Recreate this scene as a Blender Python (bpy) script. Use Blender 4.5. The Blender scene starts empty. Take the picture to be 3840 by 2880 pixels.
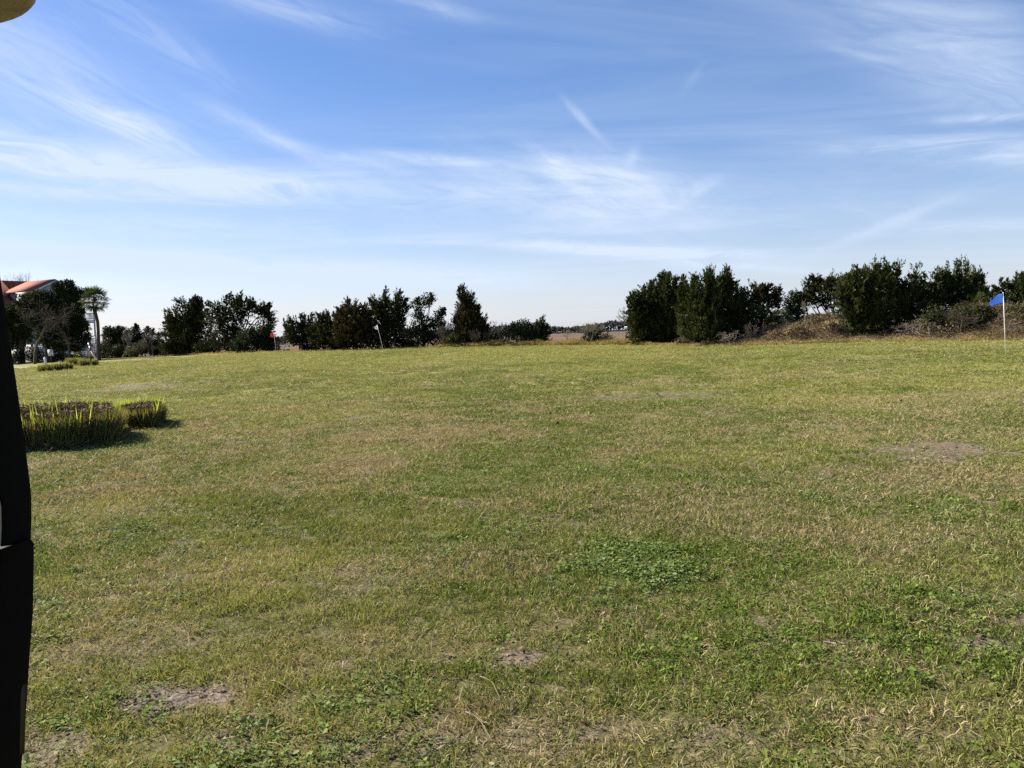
import bpy, math, random
import numpy as np
from mathutils import Vector, Matrix

# ------------------------------------------------------------------ camera, sky, sun, exposure
S = bpy.context.scene
C = S.collection
rng = np.random.default_rng(11)
random.seed(11)
R_ = math.radians

FPX = 3109.0                      # focal length in photo pixels (photo 3840 x 2880)
PITCH = math.atan((1440 - 1252.4) / FPX)
ROLL = R_(2.3)
CAMH = 1.55
CAM = np.array([0.0, 0.0, CAMH])
fw = np.array([0, math.cos(PITCH), -math.sin(PITCH)])
rt0 = np.array([1.0, 0, 0])
up0 = np.array([0, math.sin(PITCH), math.cos(PITCH)])
# camera rolled clockwise: the horizon climbs to the right in the picture
rt = rt0 * math.cos(ROLL) - up0 * math.sin(ROLL)
up = up0 * math.cos(ROLL) + rt0 * math.sin(ROLL)
cd = bpy.data.cameras.new('camera')
cam = bpy.data.objects.new('camera', cd)
C.objects.link(cam)
cd.sensor_width = 36.0
cd.sensor_fit = 'HORIZONTAL'
cd.lens = 36.0 * FPX / 3840
cd.clip_start = 0.05
cd.clip_end = 20000
cam.matrix_world = Matrix(((rt[0], up[0], -fw[0], 0), (rt[1], up[1], -fw[1], 0), (rt[2], up[2], -fw[2], CAMH), (0, 0, 0, 1)))
S.camera = cam

SUN_EL, SUN_AZ = R_(35), R_(-66)           # azimuth from straight ahead (+y), negative = left
sd = np.array([math.sin(SUN_AZ) * math.cos(SUN_EL), math.cos(SUN_AZ) * math.cos(SUN_EL), math.sin(SUN_EL)])
ld = bpy.data.lights.new('sun', 'SUN')
ld.energy = 5.0
ld.angle = R_(0.55)
ld.color = (1.0, 0.93, 0.82)
sun = bpy.data.objects.new('sun', ld)
C.objects.link(sun)
sun.rotation_euler = Vector(sd).to_track_quat('Z', 'Y').to_euler()
S.view_settings.view_transform = 'Standard'
S.view_settings.look = 'None'
S.view_settings.exposure = 1.38
S.view_settings.gamma = 1.0
S.view_settings.use_curve_mapping = False
S.cycles.max_bounces = 5
S.cycles.use_denoising = False
S.cycles.transparent_max_bounces = 8


def pdir(u, v):
    d = fw * FPX + rt * (u - 1920.0) - up * (v - 1440.0)
    return d / np.linalg.norm(d)


class NT:
    """small helper to write node trees"""
    def __init__(s, tree):
        s.t = tree
        s.n = tree.nodes
        s.l = tree.links

    def new(s, typ, **kw):
        n = s.n.new(typ)
        for k, v in kw.items():
            setattr(n, k, v)
        return n

    def link(s, a, b):
        s.l.new(a, b)

    def setin(s, sock, v):
        if isinstance(v, (int, float, tuple, list)):
            sock.default_value = v
        else:
            s.l.new(v, sock)

    def math(s, op, a, b=0.0, c=None, clamp=False):
        n = s.new('ShaderNodeMath', operation=op, use_clamp=clamp)
        s.setin(n.inputs[0], a)
        s.setin(n.inputs[1], b)
        if c is not None:
            s.setin(n.inputs[2], c)
        return n.outputs[0]

    def smooth(s, x, a, b):
        n = s.new('ShaderNodeMapRange', interpolation_type='SMOOTHSTEP')
        s.setin(n.inputs['Value'], x)
        n.inputs['From Min'].default_value = a
        n.inputs['From Max'].default_value = b
        return n.outputs[0]

    def mixc(s, f, a, b, mode='MIX'):
        n = s.new('ShaderNodeMix', data_type='RGBA', blend_type=mode)
        s.setin(n.inputs[0], f)
        s.setin(n.inputs[6], a if not isinstance(a, tuple) or len(a) == 4 else (*a, 1))
        s.setin(n.inputs[7], b if not isinstance(b, tuple) or len(b) == 4 else (*b, 1))
        return n.outputs[2]

    def noise(s, vec, scale, detail=4.0, rough=0.55, dist=0.0):
        n = s.new('ShaderNodeTexNoise')
        if vec is not None:
            s.l.new(vec, n.inputs['Vector'])
        n.inputs['Scale'].default_value = scale
        n.inputs['Detail'].default_value = detail
        n.inputs['Roughness'].default_value = rough
        n.inputs['Distortion'].default_value = dist
        return n.outputs['Fac']

    def xyz(s, x, y, z=0.0):
        n = s.new('ShaderNodeCombineXYZ')
        for i, k in enumerate((x, y, z)):
            s.setin(n.inputs[i], k)
        return n.outputs[0]

    def attr(s, name, typ='GEOMETRY'):
        n = s.new('ShaderNodeAttribute', attribute_name=name, attribute_type=typ)
        return n


W = bpy.data.worlds.new('World')
S.world = W
W.use_nodes = True
wn = NT(W.node_tree)
wn.n.clear()
sky = wn.new('ShaderNodeTexSky', sky_type='NISHITA')
sky.sun_disc = False
sky.sun_elevation = SUN_EL
sky.sun_rotation = SUN_AZ
sky.air_density = 1.0
sky.dust_density = 0.5
sky.ozone_density = 2.2
geo = wn.new('ShaderNodeTexCoord')
sep = wn.new('ShaderNodeSeparateXYZ')
wn.link(geo.outputs['Generated'], sep.inputs[0])
dx, dy, dz = sep.outputs
AZ = wn.math('ARCTAN2', dx, dy)
EL = wn.math('ARCSINE', dz)


def azel(u, v):
    d = pdir(u, v)
    return math.atan2(d[0], d[1]), math.asin(d[2])


# cirrus: wisps of fibrous noise at their places on the sky (az, el in radians)
pl = wn.math('ADD', wn.math('MAXIMUM', dz, 0.0), 0.06)
px_, py_ = wn.math('DIVIDE', dx, pl), wn.math('DIVIDE', dy, pl)
warp = wn.math('SUBTRACT', wn.noise(wn.xyz(px_, py_), 0.9, 3), 0.5)
warp2 = wn.math('SUBTRACT', wn.noise(wn.xyz(py_, px_, 3.0), 1.1, 3), 0.5)
# (u, v, half length, half width, slope degrees (down to the right), strength, fibre angle)
WISPS = [
    (60, 540, 460, 60, 9, .62), (520, 480, 210, 42, 24, .62), (900, 690, 760, 70, 5, .36), (1900, 760, 620, 90, 6, .28), (3200, 760, 760, 110, 4, .16), (600, 850, 900, 50, 4, .36), (560, 650, 620, 50, 7, .60), (260, 720, 700, 26, 4, .45),
    (1030, 520, 260, 30, 27, .42), (1650, 600, 240, 20, 9, .55), (1330, 600, 160, 22, 14, .35),
    (2330, 680, 260, 95, 22, .5), (2080, 620, 130, 40, 35, .40), (2190, 450, 95, 15, 50, .36), (2150, 740, 440, 130, 18, .42), (2590, 730, 120, 26, -22, .40),
    (380, 975, 1050, 40, 5, 1.0), (150, 950, 420, 26, 4, .42), (1500, 1045, 620, 38, 5, .8), (2350, 940, 520, 24, 8, .9), (2780, 1000, 420, 20, 9, .50), (1650, 910, 300, 10, 5, .35),
    (3560, 545, 430, 32, 8, .48), (3780, 600, 240, 34, 9, .50), (3330, 840, 190, 20, -17, .34), (3690, 850, 260, 22, 6, .35),
    (3500, 80, 330, 120, 17, .34), (3720, 300, 300, 120, 22, .34), (3250, 210, 120, 14, 24, .28), (3740, 440, 160, 14, 8, .5),
    (2600, 290, 50, 14, -50, .18), (1050, 30, 320, 45, 14, .36), (150, 260, 560, 170, 30, .40), (560, 120, 330, 60, 32, .30), (1620, 20, 180, 26, 17, .34),
    (2370, 590, 40, 26, -60, .22),
]
CLASSES = (6, 16, 27, -20, 50, -55)
sums, fibs = {}, {}
for cl in CLASSES:
    ang = R_(cl - 2.3)
    ca, sa = math.cos(ang), math.sin(ang)
    AL = wn.math('SUBTRACT', wn.math('MULTIPLY', AZ, ca), wn.math('MULTIPLY', EL, sa))
    AC = wn.math('ADD', wn.math('MULTIPLY', AZ, sa), wn.math('MULTIPLY', EL, ca))
    AC = wn.math('ADD', AC, wn.math('MULTIPLY', warp, .05))
    fb = wn.noise(wn.xyz(wn.math('MULTIPLY', AL, 7.5), wn.math('MULTIPLY', AC, 44.0), .37 * cl), 1.0, 6, 0.66, 0.8)
    fibs[cl] = wn.smooth(fb, 0.18, 0.80)
for (u, v, hl, hw, ang, st) in WISPS:
    a0, e0 = azel(u, v)
    cl = min(CLASSES, key=lambda c: abs(c - ang))
    ang = R_(ang - 2.3)
    ca, sa = math.cos(ang), math.sin(ang)
    da = wn.math('SUBTRACT', AZ, a0)
    de = wn.math('SUBTRACT', EL, e0)
    al = wn.math('SUBTRACT', wn.math('MULTIPLY', da, ca), wn.math('MULTIPLY', de, sa))
    ac = wn.math('ADD', wn.math('MULTIPLY', da, sa), wn.math('MULTIPLY', de, ca))
    ac = wn.math('MULTIPLY_ADD', warp, 0.9 * hw / FPX, ac)
    al = wn.math('MULTIPLY_ADD', warp2, 0.5 * hl / FPX, al)
    q = wn.math('ADD', wn.math('POWER', wn.math('MULTIPLY', al, FPX / hl), 2.0), wn.math('POWER', wn.math('MULTIPLY', ac, FPX / hw), 2.0))
    g = wn.math('MULTIPLY', wn.math('EXPONENT', wn.math('MULTIPLY', q, -1.15)), st * 1.35)
    sums[cl] = g if cl not in sums else wn.math('ADD', sums[cl], g)
tot = None
for cl, g in sums.items():
    m = wn.math('MULTIPLY', g, fibs[cl])
    tot = m if tot is None else wn.math('ADD', tot, m)
# thin general cirrus veil in the cloud plane, all round the sky
veil = wn.noise(wn.xyz(wn.math('MULTIPLY', px_, 0.32), wn.math('MULTIPLY', py_, 1.0), 9.0), 1.0, 6, 0.6, 0.8)
veil = wn.math('MULTIPLY', wn.smooth(veil, 0.42, 0.85), 0.30)
tot = wn.math('ADD', tot, veil)
# pale milky layer low over the horizon
low = wn.math('EXPONENT', wn.math('MULTIPLY', wn.math('MAXIMUM', EL, 0.0), -7.5))
tot = wn.math('MINIMUM', wn.math('ADD', tot, wn.math('MULTIPLY', low, 0.60)), 0.94)
skyc = wn.new('ShaderNodeHueSaturation')
skyc.inputs['Saturation'].default_value = 1.33
skyc.inputs['Value'].default_value = 1.0
wn.link(sky.outputs[0], skyc.inputs['Color'])
CLOUD = (5.7, 6.6, 8.1, 1)
skyt = wn.mixc(1.0, skyc.outputs[0], (1.04, .935, 1.10), 'MULTIPLY')
col = wn.mixc(tot, skyt, CLOUD)
bg = wn.new('ShaderNodeBackground')
bg.inputs['Strength'].default_value = 0.05
wn.link(col, bg.inputs['Color'])
wo = wn.new('ShaderNodeOutputWorld')
wn.link(bg.outputs[0], wo.inputs[0])


# ------------------------------------------------------------------ terrain
def sines(seed, wl, n=9):
    r = np.random.default_rng(seed)
    th = r.uniform(0, 2 * np.pi, n)
    k = 2 * np.pi / (wl * r.uniform(0.6, 1.7, n))
    ph = r.uniform(0, 6.28, n)
    return np.cos(th) * k, np.sin(th) * k, ph


def wav(par, x, y):
    o = np.zeros_like(np.asarray(x, float))
    for a, b, p in zip(*par):
        o = o + np.sin(a * x + b * y + p)
    return o / math.sqrt(len(par[0]))


def lat(seed, x, y):
    """value noise, vectorised"""
    xi, yi = np.floor(x).astype(np.int64), np.floor(y).astype(np.int64)
    fx, fy = x - xi, y - yi
    fx, fy = fx * fx * (3 - 2 * fx), fy * fy * (3 - 2 * fy)

    def h(a, b):
        n = (a * 374761393 + b * 668265263 + seed * 1442695) & 0x7fffffff
        n = ((n ^ (n >> 13)) * 1274126177) & 0x7fffffff
        return ((n ^ (n >> 16)) & 0xffff) / 65535.0
    return (h(xi, yi) * (1 - fx) + h(xi + 1, yi) * fx) * (1 - fy) + (h(xi, yi + 1) * (1 - fx) + h(xi + 1, yi + 1) * fx) * fy


def fbm(seed, x, y, o=4):
    s, a, t = 0, 0.5, 0
    for i in range(o):
        s = s + a * lat(seed + i, x * 2 ** i, y * 2 ** i)
        t += a
        a *= 0.55
    return s / t


# far edge of the mown grass: photo pixel, distance, height of brush bank behind it, width of level ground behind
EDGE = [(-900, 1420, 112, 0, 80), (60, 1368, 104, 0, 80), (420, 1344, 106, 0, 60), (650, 1335, 101, 0, 20), (850, 1325, 92, 0, 10), (1040, 1322, 85, 0, 6),
        (1300, 1316, 82, 0, 6), (1640, 1305, 80, 0, 4), (2000, 1298, 78, 0, 4), (2360, 1296, 72, 0, 4), (2600, 1302, 62, 0.0, 6), (2760, 1300, 60, .25, 9), (2880, 1296, 58, 0.8, 12),
        (3000, 1293, 56, .85, 14), (3130, 1288, 55, .9, 14), (3210, 1286, 54, .5, 14), (3300, 1284, 53, .2, 14), (3400, 1283, 52, .55, 14), (3480, 1282, 51, .8, 14),
        (3600, 1281, 50, 1.3, 14), (3840, 1280, 48, 1.35, 14), (4400, 1275, 46, 1.4, 14)]
ea, er, ez, eb, ef = [], [], [], [], []
for u, v, D, b, f in EDGE:
    d = pdir(u, v)
    p = CAM + d * (D / d[1])
    ea.append(math.atan2(p[0], p[1]))
    er.append(math.hypot(p[0], p[1]))
    ez.append(p[2])
    eb.append(b)
    ef.append(f)
W8 = sines(3, 9.0)
W2 = sines(4, 2.4)
W1 = sines(5, 0.9)
sst = lambda t: np.clip(t, 0, 1) ** 2 * (3 - 2 * np.clip(t, 0, 1))


def edge_r(az):
    return np.interp(az, ea, er)


def Z(x, y):
    x = np.asarray(x, float)
    y = np.asarray(y, float)
    r = np.hypot(x, y)
    az = np.arctan2(x, y)
    R, z0, bank, flat = (np.interp(az, ea, q) for q in (er, ez, eb, ef))
    t = np.clip(r / R, 0, 1)
    z = z0 * t ** 1.7
    mid = sst((r - 3) / 8) * (1 - sst((t - .75) / .25))
    z = z + wav(W8, x, y) * 0.05 * mid + wav(W2, x, y) * 0.014 * sst(r / 6) + wav(W1, x, y) * 0.006
    s = r - R
    z = z + bank * sst((s + .3) / 5.5) * (1 - sst((s - 15) / 10))
    z = z + bank * 0.16 * (wav(W2, x * .6, y * .6)) * sst(s / 2)
    z = z - (1.25 + z0) * sst((s - flat) / 20)
    return z


def hit(u, v):
    """where the line of sight through a photo pixel meets the ground"""
    d = pdir(u, v)
    t0, t1 = 1.0, None
    ts = np.geomspace(1.5, 400, 3000)
    P = CAM[None] + d[None] * ts[:, None]
    below = P[:, 2] < Z(P[:, 0], P[:, 1])
    i = int(np.argmax(below))
    if not below.any():
        i = len(ts) - 1
    a, b = ts[max(i - 1, 0)], ts[i]
    for _ in range(30):
        m = (a + b) / 2
        p = CAM + d * m
        if p[2] < Z(p[0], p[1]):
            b = m
        else:
            a = m
    return CAM + d * b


def at(u, v, D):
    d = pdir(u, v)
    return CAM + d * (D / d[1])


def gz(p):
    return np.array([p[0], p[1], float(Z(p[0], p[1]))])


# ------------------------------------------------------------------ mesh helpers
class MB:
    def __init__(s):
        s.v, s.f4, s.f3, s.n = [], [], [], 0
        s.att = []

    def add(s, v, quads=None, tris=None, tint=None):
        v = np.asarray(v, float).reshape(-1, 3)
        if quads is not None and len(quads):
            s.f4.append(np.asarray(quads, np.int64) + s.n)
        if tris is not None and len(tris):
            s.f3.append(np.asarray(tris, np.int64) + s.n)
        s.att.append(np.full(len(v), .5) if tint is None else np.broadcast_to(np.asarray(tint, float), (len(v),)))
        s.v.append(v)
        s.n += len(v)
        return s

    def box(s, c, size, ax=None, tint=None):
        c = np.asarray(c, float)
        A = np.eye(3) if ax is None else np.asarray(ax, float)
        k = np.array([[x, y, z] for z in (-1, 1) for y in (-1, 1) for x in (-1, 1)], float) * np.asarray(size) / 2
        return s.add(c + k @ A, [[0, 2, 3, 1], [4, 5, 7, 6], [0, 1, 5, 4], [2, 6, 7, 3], [0, 4, 6, 2], [1, 3, 7, 5]], tint=tint)

    def tube(s, pts, rad, n=6, tint=None, cap=True):
        pts = np.asarray(pts, float)
        rad = np.broadcast_to(np.asarray(rad, float), (len(pts),))
        tg = np.gradient(pts, axis=0)
        tg /= np.linalg.norm(tg, axis=1)[:, None] + 1e-9
        ref = np.array([0.31, .17, .93]) if abs(tg[0][2]) < .8 else np.array([1.0, .13, .05])
        a = np.cross(tg, ref)
        a /= np.linalg.norm(a, axis=1)[:, None] + 1e-9
        b = np.cross(tg, a)
        th = np.arange(n) * 2 * np.pi / n
        V = pts[:, None] + rad[:, None, None] * (a[:, None] * np.cos(th)[None, :, None] + b[:, None] * np.sin(th)[None, :, None])
        q = []
        for i in range(len(pts) - 1):
            for j in range(n):
                q.append([i * n + j, i * n + (j + 1) % n, (i + 1) * n + (j + 1) % n, (i + 1) * n + j])
        V = V.reshape(-1, 3)
        tr = []
        if cap:
            V = np.vstack([V, pts[:1], pts[-1:]])
            m = len(V)
            for j in range(n):
                tr.append([m - 2, (j + 1) % n, j])
                tr.append([m - 1, (len(pts) - 1) * n + j, (len(pts) - 1) * n + (j + 1) % n])
        return s.add(V, q, tr, tint)

    def prism(s, poly, off, tint=None):
        """closed polygon (n,3) pushed through by the vector off"""
        p = np.asarray(poly, float)
        n = len(p)
        V = np.vstack([p, p + np.asarray(off, float)])
        q = [[i, (i + 1) % n, n + (i + 1) % n, n + i] for i in range(n)]
        c0, c1 = p.mean(0), p.mean(0) + np.asarray(off, float)
        V = np.vstack([V, c0, c1])
        t = [[2 * n, (i + 1) % n, i] for i in range(n)] + [[2 * n + 1, n + i, n + (i + 1) % n] for i in range(n)]
        return s.add(V, q, t, tint)

    def build(s, name, m, parent=None, loc=None, smooth=False, tint=False):
        V = np.vstack(s.v)
        if loc is not None:
            V = V - np.asarray(loc)
        f4 = np.vstack(s.f4) if s.f4 else np.zeros((0, 4), np.int64)
        f3 = np.vstack(s.f3) if s.f3 else np.zeros((0, 3), np.int64)
        me = make_mesh(name, V, f4, f3, smooth)
        if tint:
            a = me.attributes.new('tint', 'FLOAT', 'POINT')
            a.data.foreach_set('value', np.concatenate(s.att).astype(np.float32))
        me.materials.append(m)
        o = bpy.data.objects.new(name, me)
        C.objects.link(o)
        if parent is not None:
            o.parent = parent
        return o


def make_mesh(name, V, f4, f3, smooth=False):
    me = bpy.data.meshes.new(name)
    me.vertices.add(len(V))
    me.vertices.foreach_set('co', np.asarray(V, np.float32).ravel())
    nl = len(f4) * 4 + len(f3) * 3
    me.loops.add(nl)
    me.loops.foreach_set('vertex_index', np.concatenate([f4.ravel(), f3.ravel()]).astype(np.int32))
    me.polygons.add(len(f4) + len(f3))
    st = np.concatenate([np.arange(len(f4)) * 4, len(f4) * 4 + np.arange(len(f3)) * 3]).astype(np.int32)
    me.polygons.foreach_set('loop_start', st)
    if smooth:
        me.polygons.foreach_set('use_smooth', np.ones(len(f4) + len(f3), bool))
    me.update(calc_edges=True)
    return me


def tag(o, label, cat=None, group=None, kind=None):
    o['label'] = label
    if cat:
        o['category'] = cat
    if group:
        o['group'] = group
    if kind:
        o['kind'] = kind
    return o


def thing(name, p, label, cat, group=None):
    o = bpy.data.objects.new(name, None)
    o.empty_display_size = .3
    C.objects.link(o)
    o.location = tuple(p)
    return tag(o, label, cat, group)


def struct(o, label=None):
    o['kind'] = 'structure'
    if label:
        o['label'] = label
    return o


# ------------------------------------------------------------------ materials
def mat(name):
    m = bpy.data.materials.new(name)
    m.use_nodes = True
    t = NT(m.node_tree)
    t.n.clear()
    return m, t


def finish(t, bsdf):
    o = t.new('ShaderNodeOutputMaterial')
    t.link(bsdf, o.inputs[0])


def principled(t, colr, rough=.7, bump=None, bstr=.3, bdist=.02, spec=.3, metal=0.0):
    p = t.new('ShaderNodeBsdfPrincipled')
    t.setin(p.inputs['Base Color'], colr if not isinstance(colr, tuple) else (*colr[:3], 1))
    t.setin(p.inputs['Roughness'], rough)
    p.inputs['Specular IOR Level'].default_value = spec
    p.inputs['Metallic'].default_value = metal
    if bump is not None:
        b = t.new('ShaderNodeBump')
        b.inputs['Strength'].default_value = bstr
        b.inputs['Distance'].default_value = bdist
        t.link(bump, b.inputs['Height'])
        t.link(b.outputs[0], p.inputs['Normal'])
    return p.outputs[0]


def plain(name, a, b=None, scale=8.0, rough=.65, bump=.15, spec=.3, metal=0.0):
    """two-tone mottled surface"""
    m, t = mat(name)
    tc = t.new('ShaderNodeTexCoord').outputs['Object']
    n = t.noise(tc, scale, 5, .6)
    b = b or tuple(x * .75 for x in a)
    finish(t, principled(t, t.mixc(t.smooth(n, .35, .7), a, b), rough, t.noise(tc, scale * 4, 3), bump, .01, spec, metal))
    return m


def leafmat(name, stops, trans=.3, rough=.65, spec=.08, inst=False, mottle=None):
    """foliage: the tint attribute runs along a ramp of leaf colours"""
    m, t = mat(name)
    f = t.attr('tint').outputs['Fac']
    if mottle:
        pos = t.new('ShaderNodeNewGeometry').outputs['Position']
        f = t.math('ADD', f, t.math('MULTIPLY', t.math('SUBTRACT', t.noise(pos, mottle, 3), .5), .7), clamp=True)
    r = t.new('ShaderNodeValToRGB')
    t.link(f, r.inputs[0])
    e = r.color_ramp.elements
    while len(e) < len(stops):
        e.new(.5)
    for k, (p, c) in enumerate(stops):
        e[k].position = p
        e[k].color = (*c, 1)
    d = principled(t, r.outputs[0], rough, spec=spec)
    tr = t.new('ShaderNodeBsdfTranslucent')
    t.link(t.mixc(1.0, r.outputs[0], (1.25, 1.2, .7) if 'cloth' not in name else (1, 1, 1), 'MULTIPLY'), tr.inputs[0])
    mx = t.new('ShaderNodeMixShader')
    mx.inputs[0].default_value = trans
    t.link(d, mx.inputs[1])
    t.link(tr.outputs[0], mx.inputs[2])
    finish(t, mx.outputs[0])
    return m


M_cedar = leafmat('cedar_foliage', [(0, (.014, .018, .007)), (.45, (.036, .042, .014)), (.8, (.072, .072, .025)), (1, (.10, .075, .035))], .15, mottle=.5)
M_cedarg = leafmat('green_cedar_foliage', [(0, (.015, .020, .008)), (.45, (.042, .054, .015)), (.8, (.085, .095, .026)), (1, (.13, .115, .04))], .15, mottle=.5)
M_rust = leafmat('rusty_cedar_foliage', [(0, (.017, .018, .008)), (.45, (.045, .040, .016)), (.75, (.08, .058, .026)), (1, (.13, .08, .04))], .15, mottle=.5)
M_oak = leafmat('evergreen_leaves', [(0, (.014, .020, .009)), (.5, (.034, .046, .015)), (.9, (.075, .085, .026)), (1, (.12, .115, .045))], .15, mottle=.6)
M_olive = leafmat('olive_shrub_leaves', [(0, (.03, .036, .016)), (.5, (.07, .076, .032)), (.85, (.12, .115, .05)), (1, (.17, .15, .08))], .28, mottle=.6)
M_brush = leafmat('dry_brush', [(0, (0.071, 0.055, 0.036)), (.4, (0.166, 0.129, 0.081)), (.75, (0.274, 0.212, 0.129)), (1, (0.404, 0.335, 0.216))], .25, mottle=.35)
M_straw = leafmat('dry_tall_grass', [(0, (.15, .115, .055)), (.4, (.28, .215, .10)), (.8, (.40, .31, .15)), (1, (.42, .38, .17))], .35, mottle=.3)
M_reed = leafmat('reed_leaves', [(0, (.07, .055, .03)), (.3, (.20, .15, .08)), (.55, (.16, .175, .05)), (.8, (.15, .22, .04)), (1, (.36, .42, .07))], .45)
M_stub = leafmat('cut_reed_stubble', [(0, (.035, .022, .013)), (.5, (.105, .068, .040)), (.85, (.20, .14, .085)), (1, (.34, .26, .18))], .1)
M_palm = leafmat('palm_leaves', [(0, (.016, .026, .010)), (.5, (.036, .055, .016)), (.85, (.085, .10, .03)), (1, (.20, .17, .06))], .25)
M_bark = plain('grey_brown_bark', (.075, .06, .048), (.035, .028, .022), 6, .85, .5, .15)
M_pale = plain('pale_grey_bark', (.27, .23, .18), (.15, .125, .095), 9, .85, .3, .15)
M_grey = plain('grey_twig_bark', (.125, .10, .075), (.065, .05, .038), 9, .85, .3, .15)
M_trunkp = plain('palm_trunk_bark', (.075, .062, .05), (.036, .03, .024), 5, .9, .6, .1)
M_white = plain('white_paint', (.72, .72, .70), (.55, .55, .53), 3, .5, .08)
M_pole = plain('white_pole_paint', (.80, .79, .74), (.66, .64, .58), 6, .4, .05)
M_red = leafmat('red_cloth', [(0, (.5, .04, .035)), (1, (.6, .06, .05))], .4, .7)
M_blue = leafmat('blue_cloth', [(0, (.035, .11, .44)), (1, (.04, .13, .50))], .4, .6)
M_cloth = leafmat('white_cloth', [(0, (.80, .79, .74)), (1, (.85, .84, .8))], .45, .7)
M_redp = plain('red_paint', (.40, .05, .035), (.3, .04, .03), 9, .5, .1)
M_black = plain('black_vinyl', (.004, .0038, .0038), (.003, .003, .003), 30, .6, .12, .08)
M_brass = plain('yellowed_trim', (.05, .037, .016), (.03, .022, .01), 20, .6, .1)
M_cream = plain('stained_cream_plastic', (.40, .34, .27), (.26, .215, .165), 14, .7, .1, .1)
M_creamb = plain('cream_housing', (.62, .58, .46), (.5, .46, .36), 5, .55, .1)
M_sidg = plain('white_siding', (.46, .48, .50), (.40, .42, .44), 2, .7, .1, .1)
M_roofd = plain('shaded_red_roofing', (.16, .058, .045), (.11, .042, .034), 4, .8, .3)  # red roof with the shade of the slope facing away painted in
M_roofl = plain('sunlit_red_roofing', (.30, .115, .08), (.24, .09, .062), 4, .8, .2, .05)  # same red roof, lightened in colour as the sunlit slope
M_glass = plain('dark_window_glass', (.03, .035, .04), (.02, .025, .03), 2, .15, .02, .5)
M_shingle = plain('grey_shingles', (.10, .10, .105), (.07, .07, .075), 4, .8, .3)
M_conc = plain('pale_concrete', (.36, .34, .32), (.27, .255, .24), 1.2, .85, .2)
M_dark = plain('dark_metal', (.025, .027, .025), (.015, .016, .015), 8, .5, .1)
M_leafd = plain('dead_brown_leaf', (.075, .035, .018), (.04, .02, .012), 30, .8, .2)
M_stem = plain('dry_straw_stem', (.24, .185, .10), (.16, .12, .065), 25, .7, .2)
M_orange = plain('rusty_orange_stem', (.30, .13, .045), (.22, .09, .03), 25, .7, .2)

# lettering for the sign
M_ink = plain('black_sign_ink', (.012, .012, .013), (.01, .01, .01), 10, .5, .02)

# lawn soil and turf seen between and beyond the blades
M_lawn, t = mat('lawn_turf')
pos = t.new('ShaderNodeNewGeometry').outputs['Position']
dry = t.attr('dry').outputs['Fac']
bare = t.attr('bare').outputs['Fac']
rough_ = t.attr('wild').outputs['Fac']
far = t.attr('far').outputs['Fac']
n1 = t.noise(pos, .33, 5, .6, .4)
n2 = t.noise(pos, 2.6, 5, .65, .3)
n3 = t.noise(pos, 22, 4, .7)
n4 = t.noise(pos, 90, 3, .7)
g1 = t.mixc(t.smooth(n1, .35, .66), (.145, .165, .034), (.225, .22, .058))
g1 = t.mixc(t.math('MULTIPLY', t.smooth(n2, .45, .75), .55), g1, (.25, .215, .095))
g1 = t.mixc(dry, g1, (.30, .24, .125))
th = t.mixc(t.smooth(n3, .3, .7), (.036, .029, .016), (.105, .083, .046))      # thatch and soil between near blades, darkened with painted shade among the tufts
gg = t.mixc(far, th, g1)
gg = t.mixc(t.math('MULTIPLY', t.smooth(n4, .5, .8), .45), gg, t.mixc(far, (.26, .21, .12), (.17, .19, .05)))
so = t.mixc(t.smooth(n3, .35, .68), (.085, .066, .052), (.22, .175, .135))
gg = t.mixc(bare, gg, so)
br = t.mixc(t.smooth(n2, .35, .7), (.085, .06, .036), (.17, .125, .07))
gg = t.mixc(rough_, gg, br)
bm = t.math('ADD', t.math('MULTIPLY', n3, .6), t.math('MULTIPLY', n2, 1.2))
finish(t, principled(t, gg, .9, bm, .7, .05, .1))

M_blade, t = mat('lawn_grass_blades')
rn = t.attr('tint').outputs['Fac']
tone = t.attr('tone', 'INSTANCER').outputs['Fac']
dryi = t.attr('dryness', 'INSTANCER').outputs['Fac']
gr = t.mixc(rn, (.052, .092, .014), (.205, .24, .046))
gr = t.mixc(t.math('MULTIPLY', tone, .85), gr, (.285, .278, .085))
st_ = t.mixc(rn, (.19, .145, .07), (.42, .345, .205))
k = t.smooth(t.math('ADD', t.math('MULTIPLY', dryi, 1.15), t.math('MULTIPLY', t.math('SUBTRACT', rn, .5), .9)), .35, .65)
gr = t.mixc(k, gr, st_)
d = principled(t, gr, .55, spec=.08)
tr = t.new('ShaderNodeBsdfTranslucent')
t.link(t.mixc(1.0, gr, (1.2, 1.15, .7), 'MULTIPLY'), tr.inputs[0])
mx = t.new('ShaderNodeMixShader')
mx.inputs[0].default_value = .27
t.link(d, mx.inputs[1])
t.link(tr.outputs[0], mx.inputs[2])
finish(t, mx.outputs[0])

M_weed, t = mat('broadleaf_weed_leaves')
rn = t.attr('tint').outputs['Fac']
tone = t.attr('tone', 'INSTANCER').outputs['Fac']
gr = t.mixc(rn, (.05, .095, .014), (.15, .21, .035))
gy = t.mixc(rn, (.095, .14, .04), (.27, .31, .13))
gr = t.mixc(tone, gr, gy)
d = principled(t, gr, .6, spec=.06)
tr = t.new('ShaderNodeBsdfTranslucent')
t.link(t.mixc(1.0, gr, (1.2, 1.2, .6), 'MULTIPLY'), tr.inputs[0])
mx = t.new('ShaderNodeMixShader')
mx.inputs[0].default_value = .25
t.link(d, mx.inputs[1])
t.link(tr.outputs[0], mx.inputs[2])
finish(t, mx.outputs[0])

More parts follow.
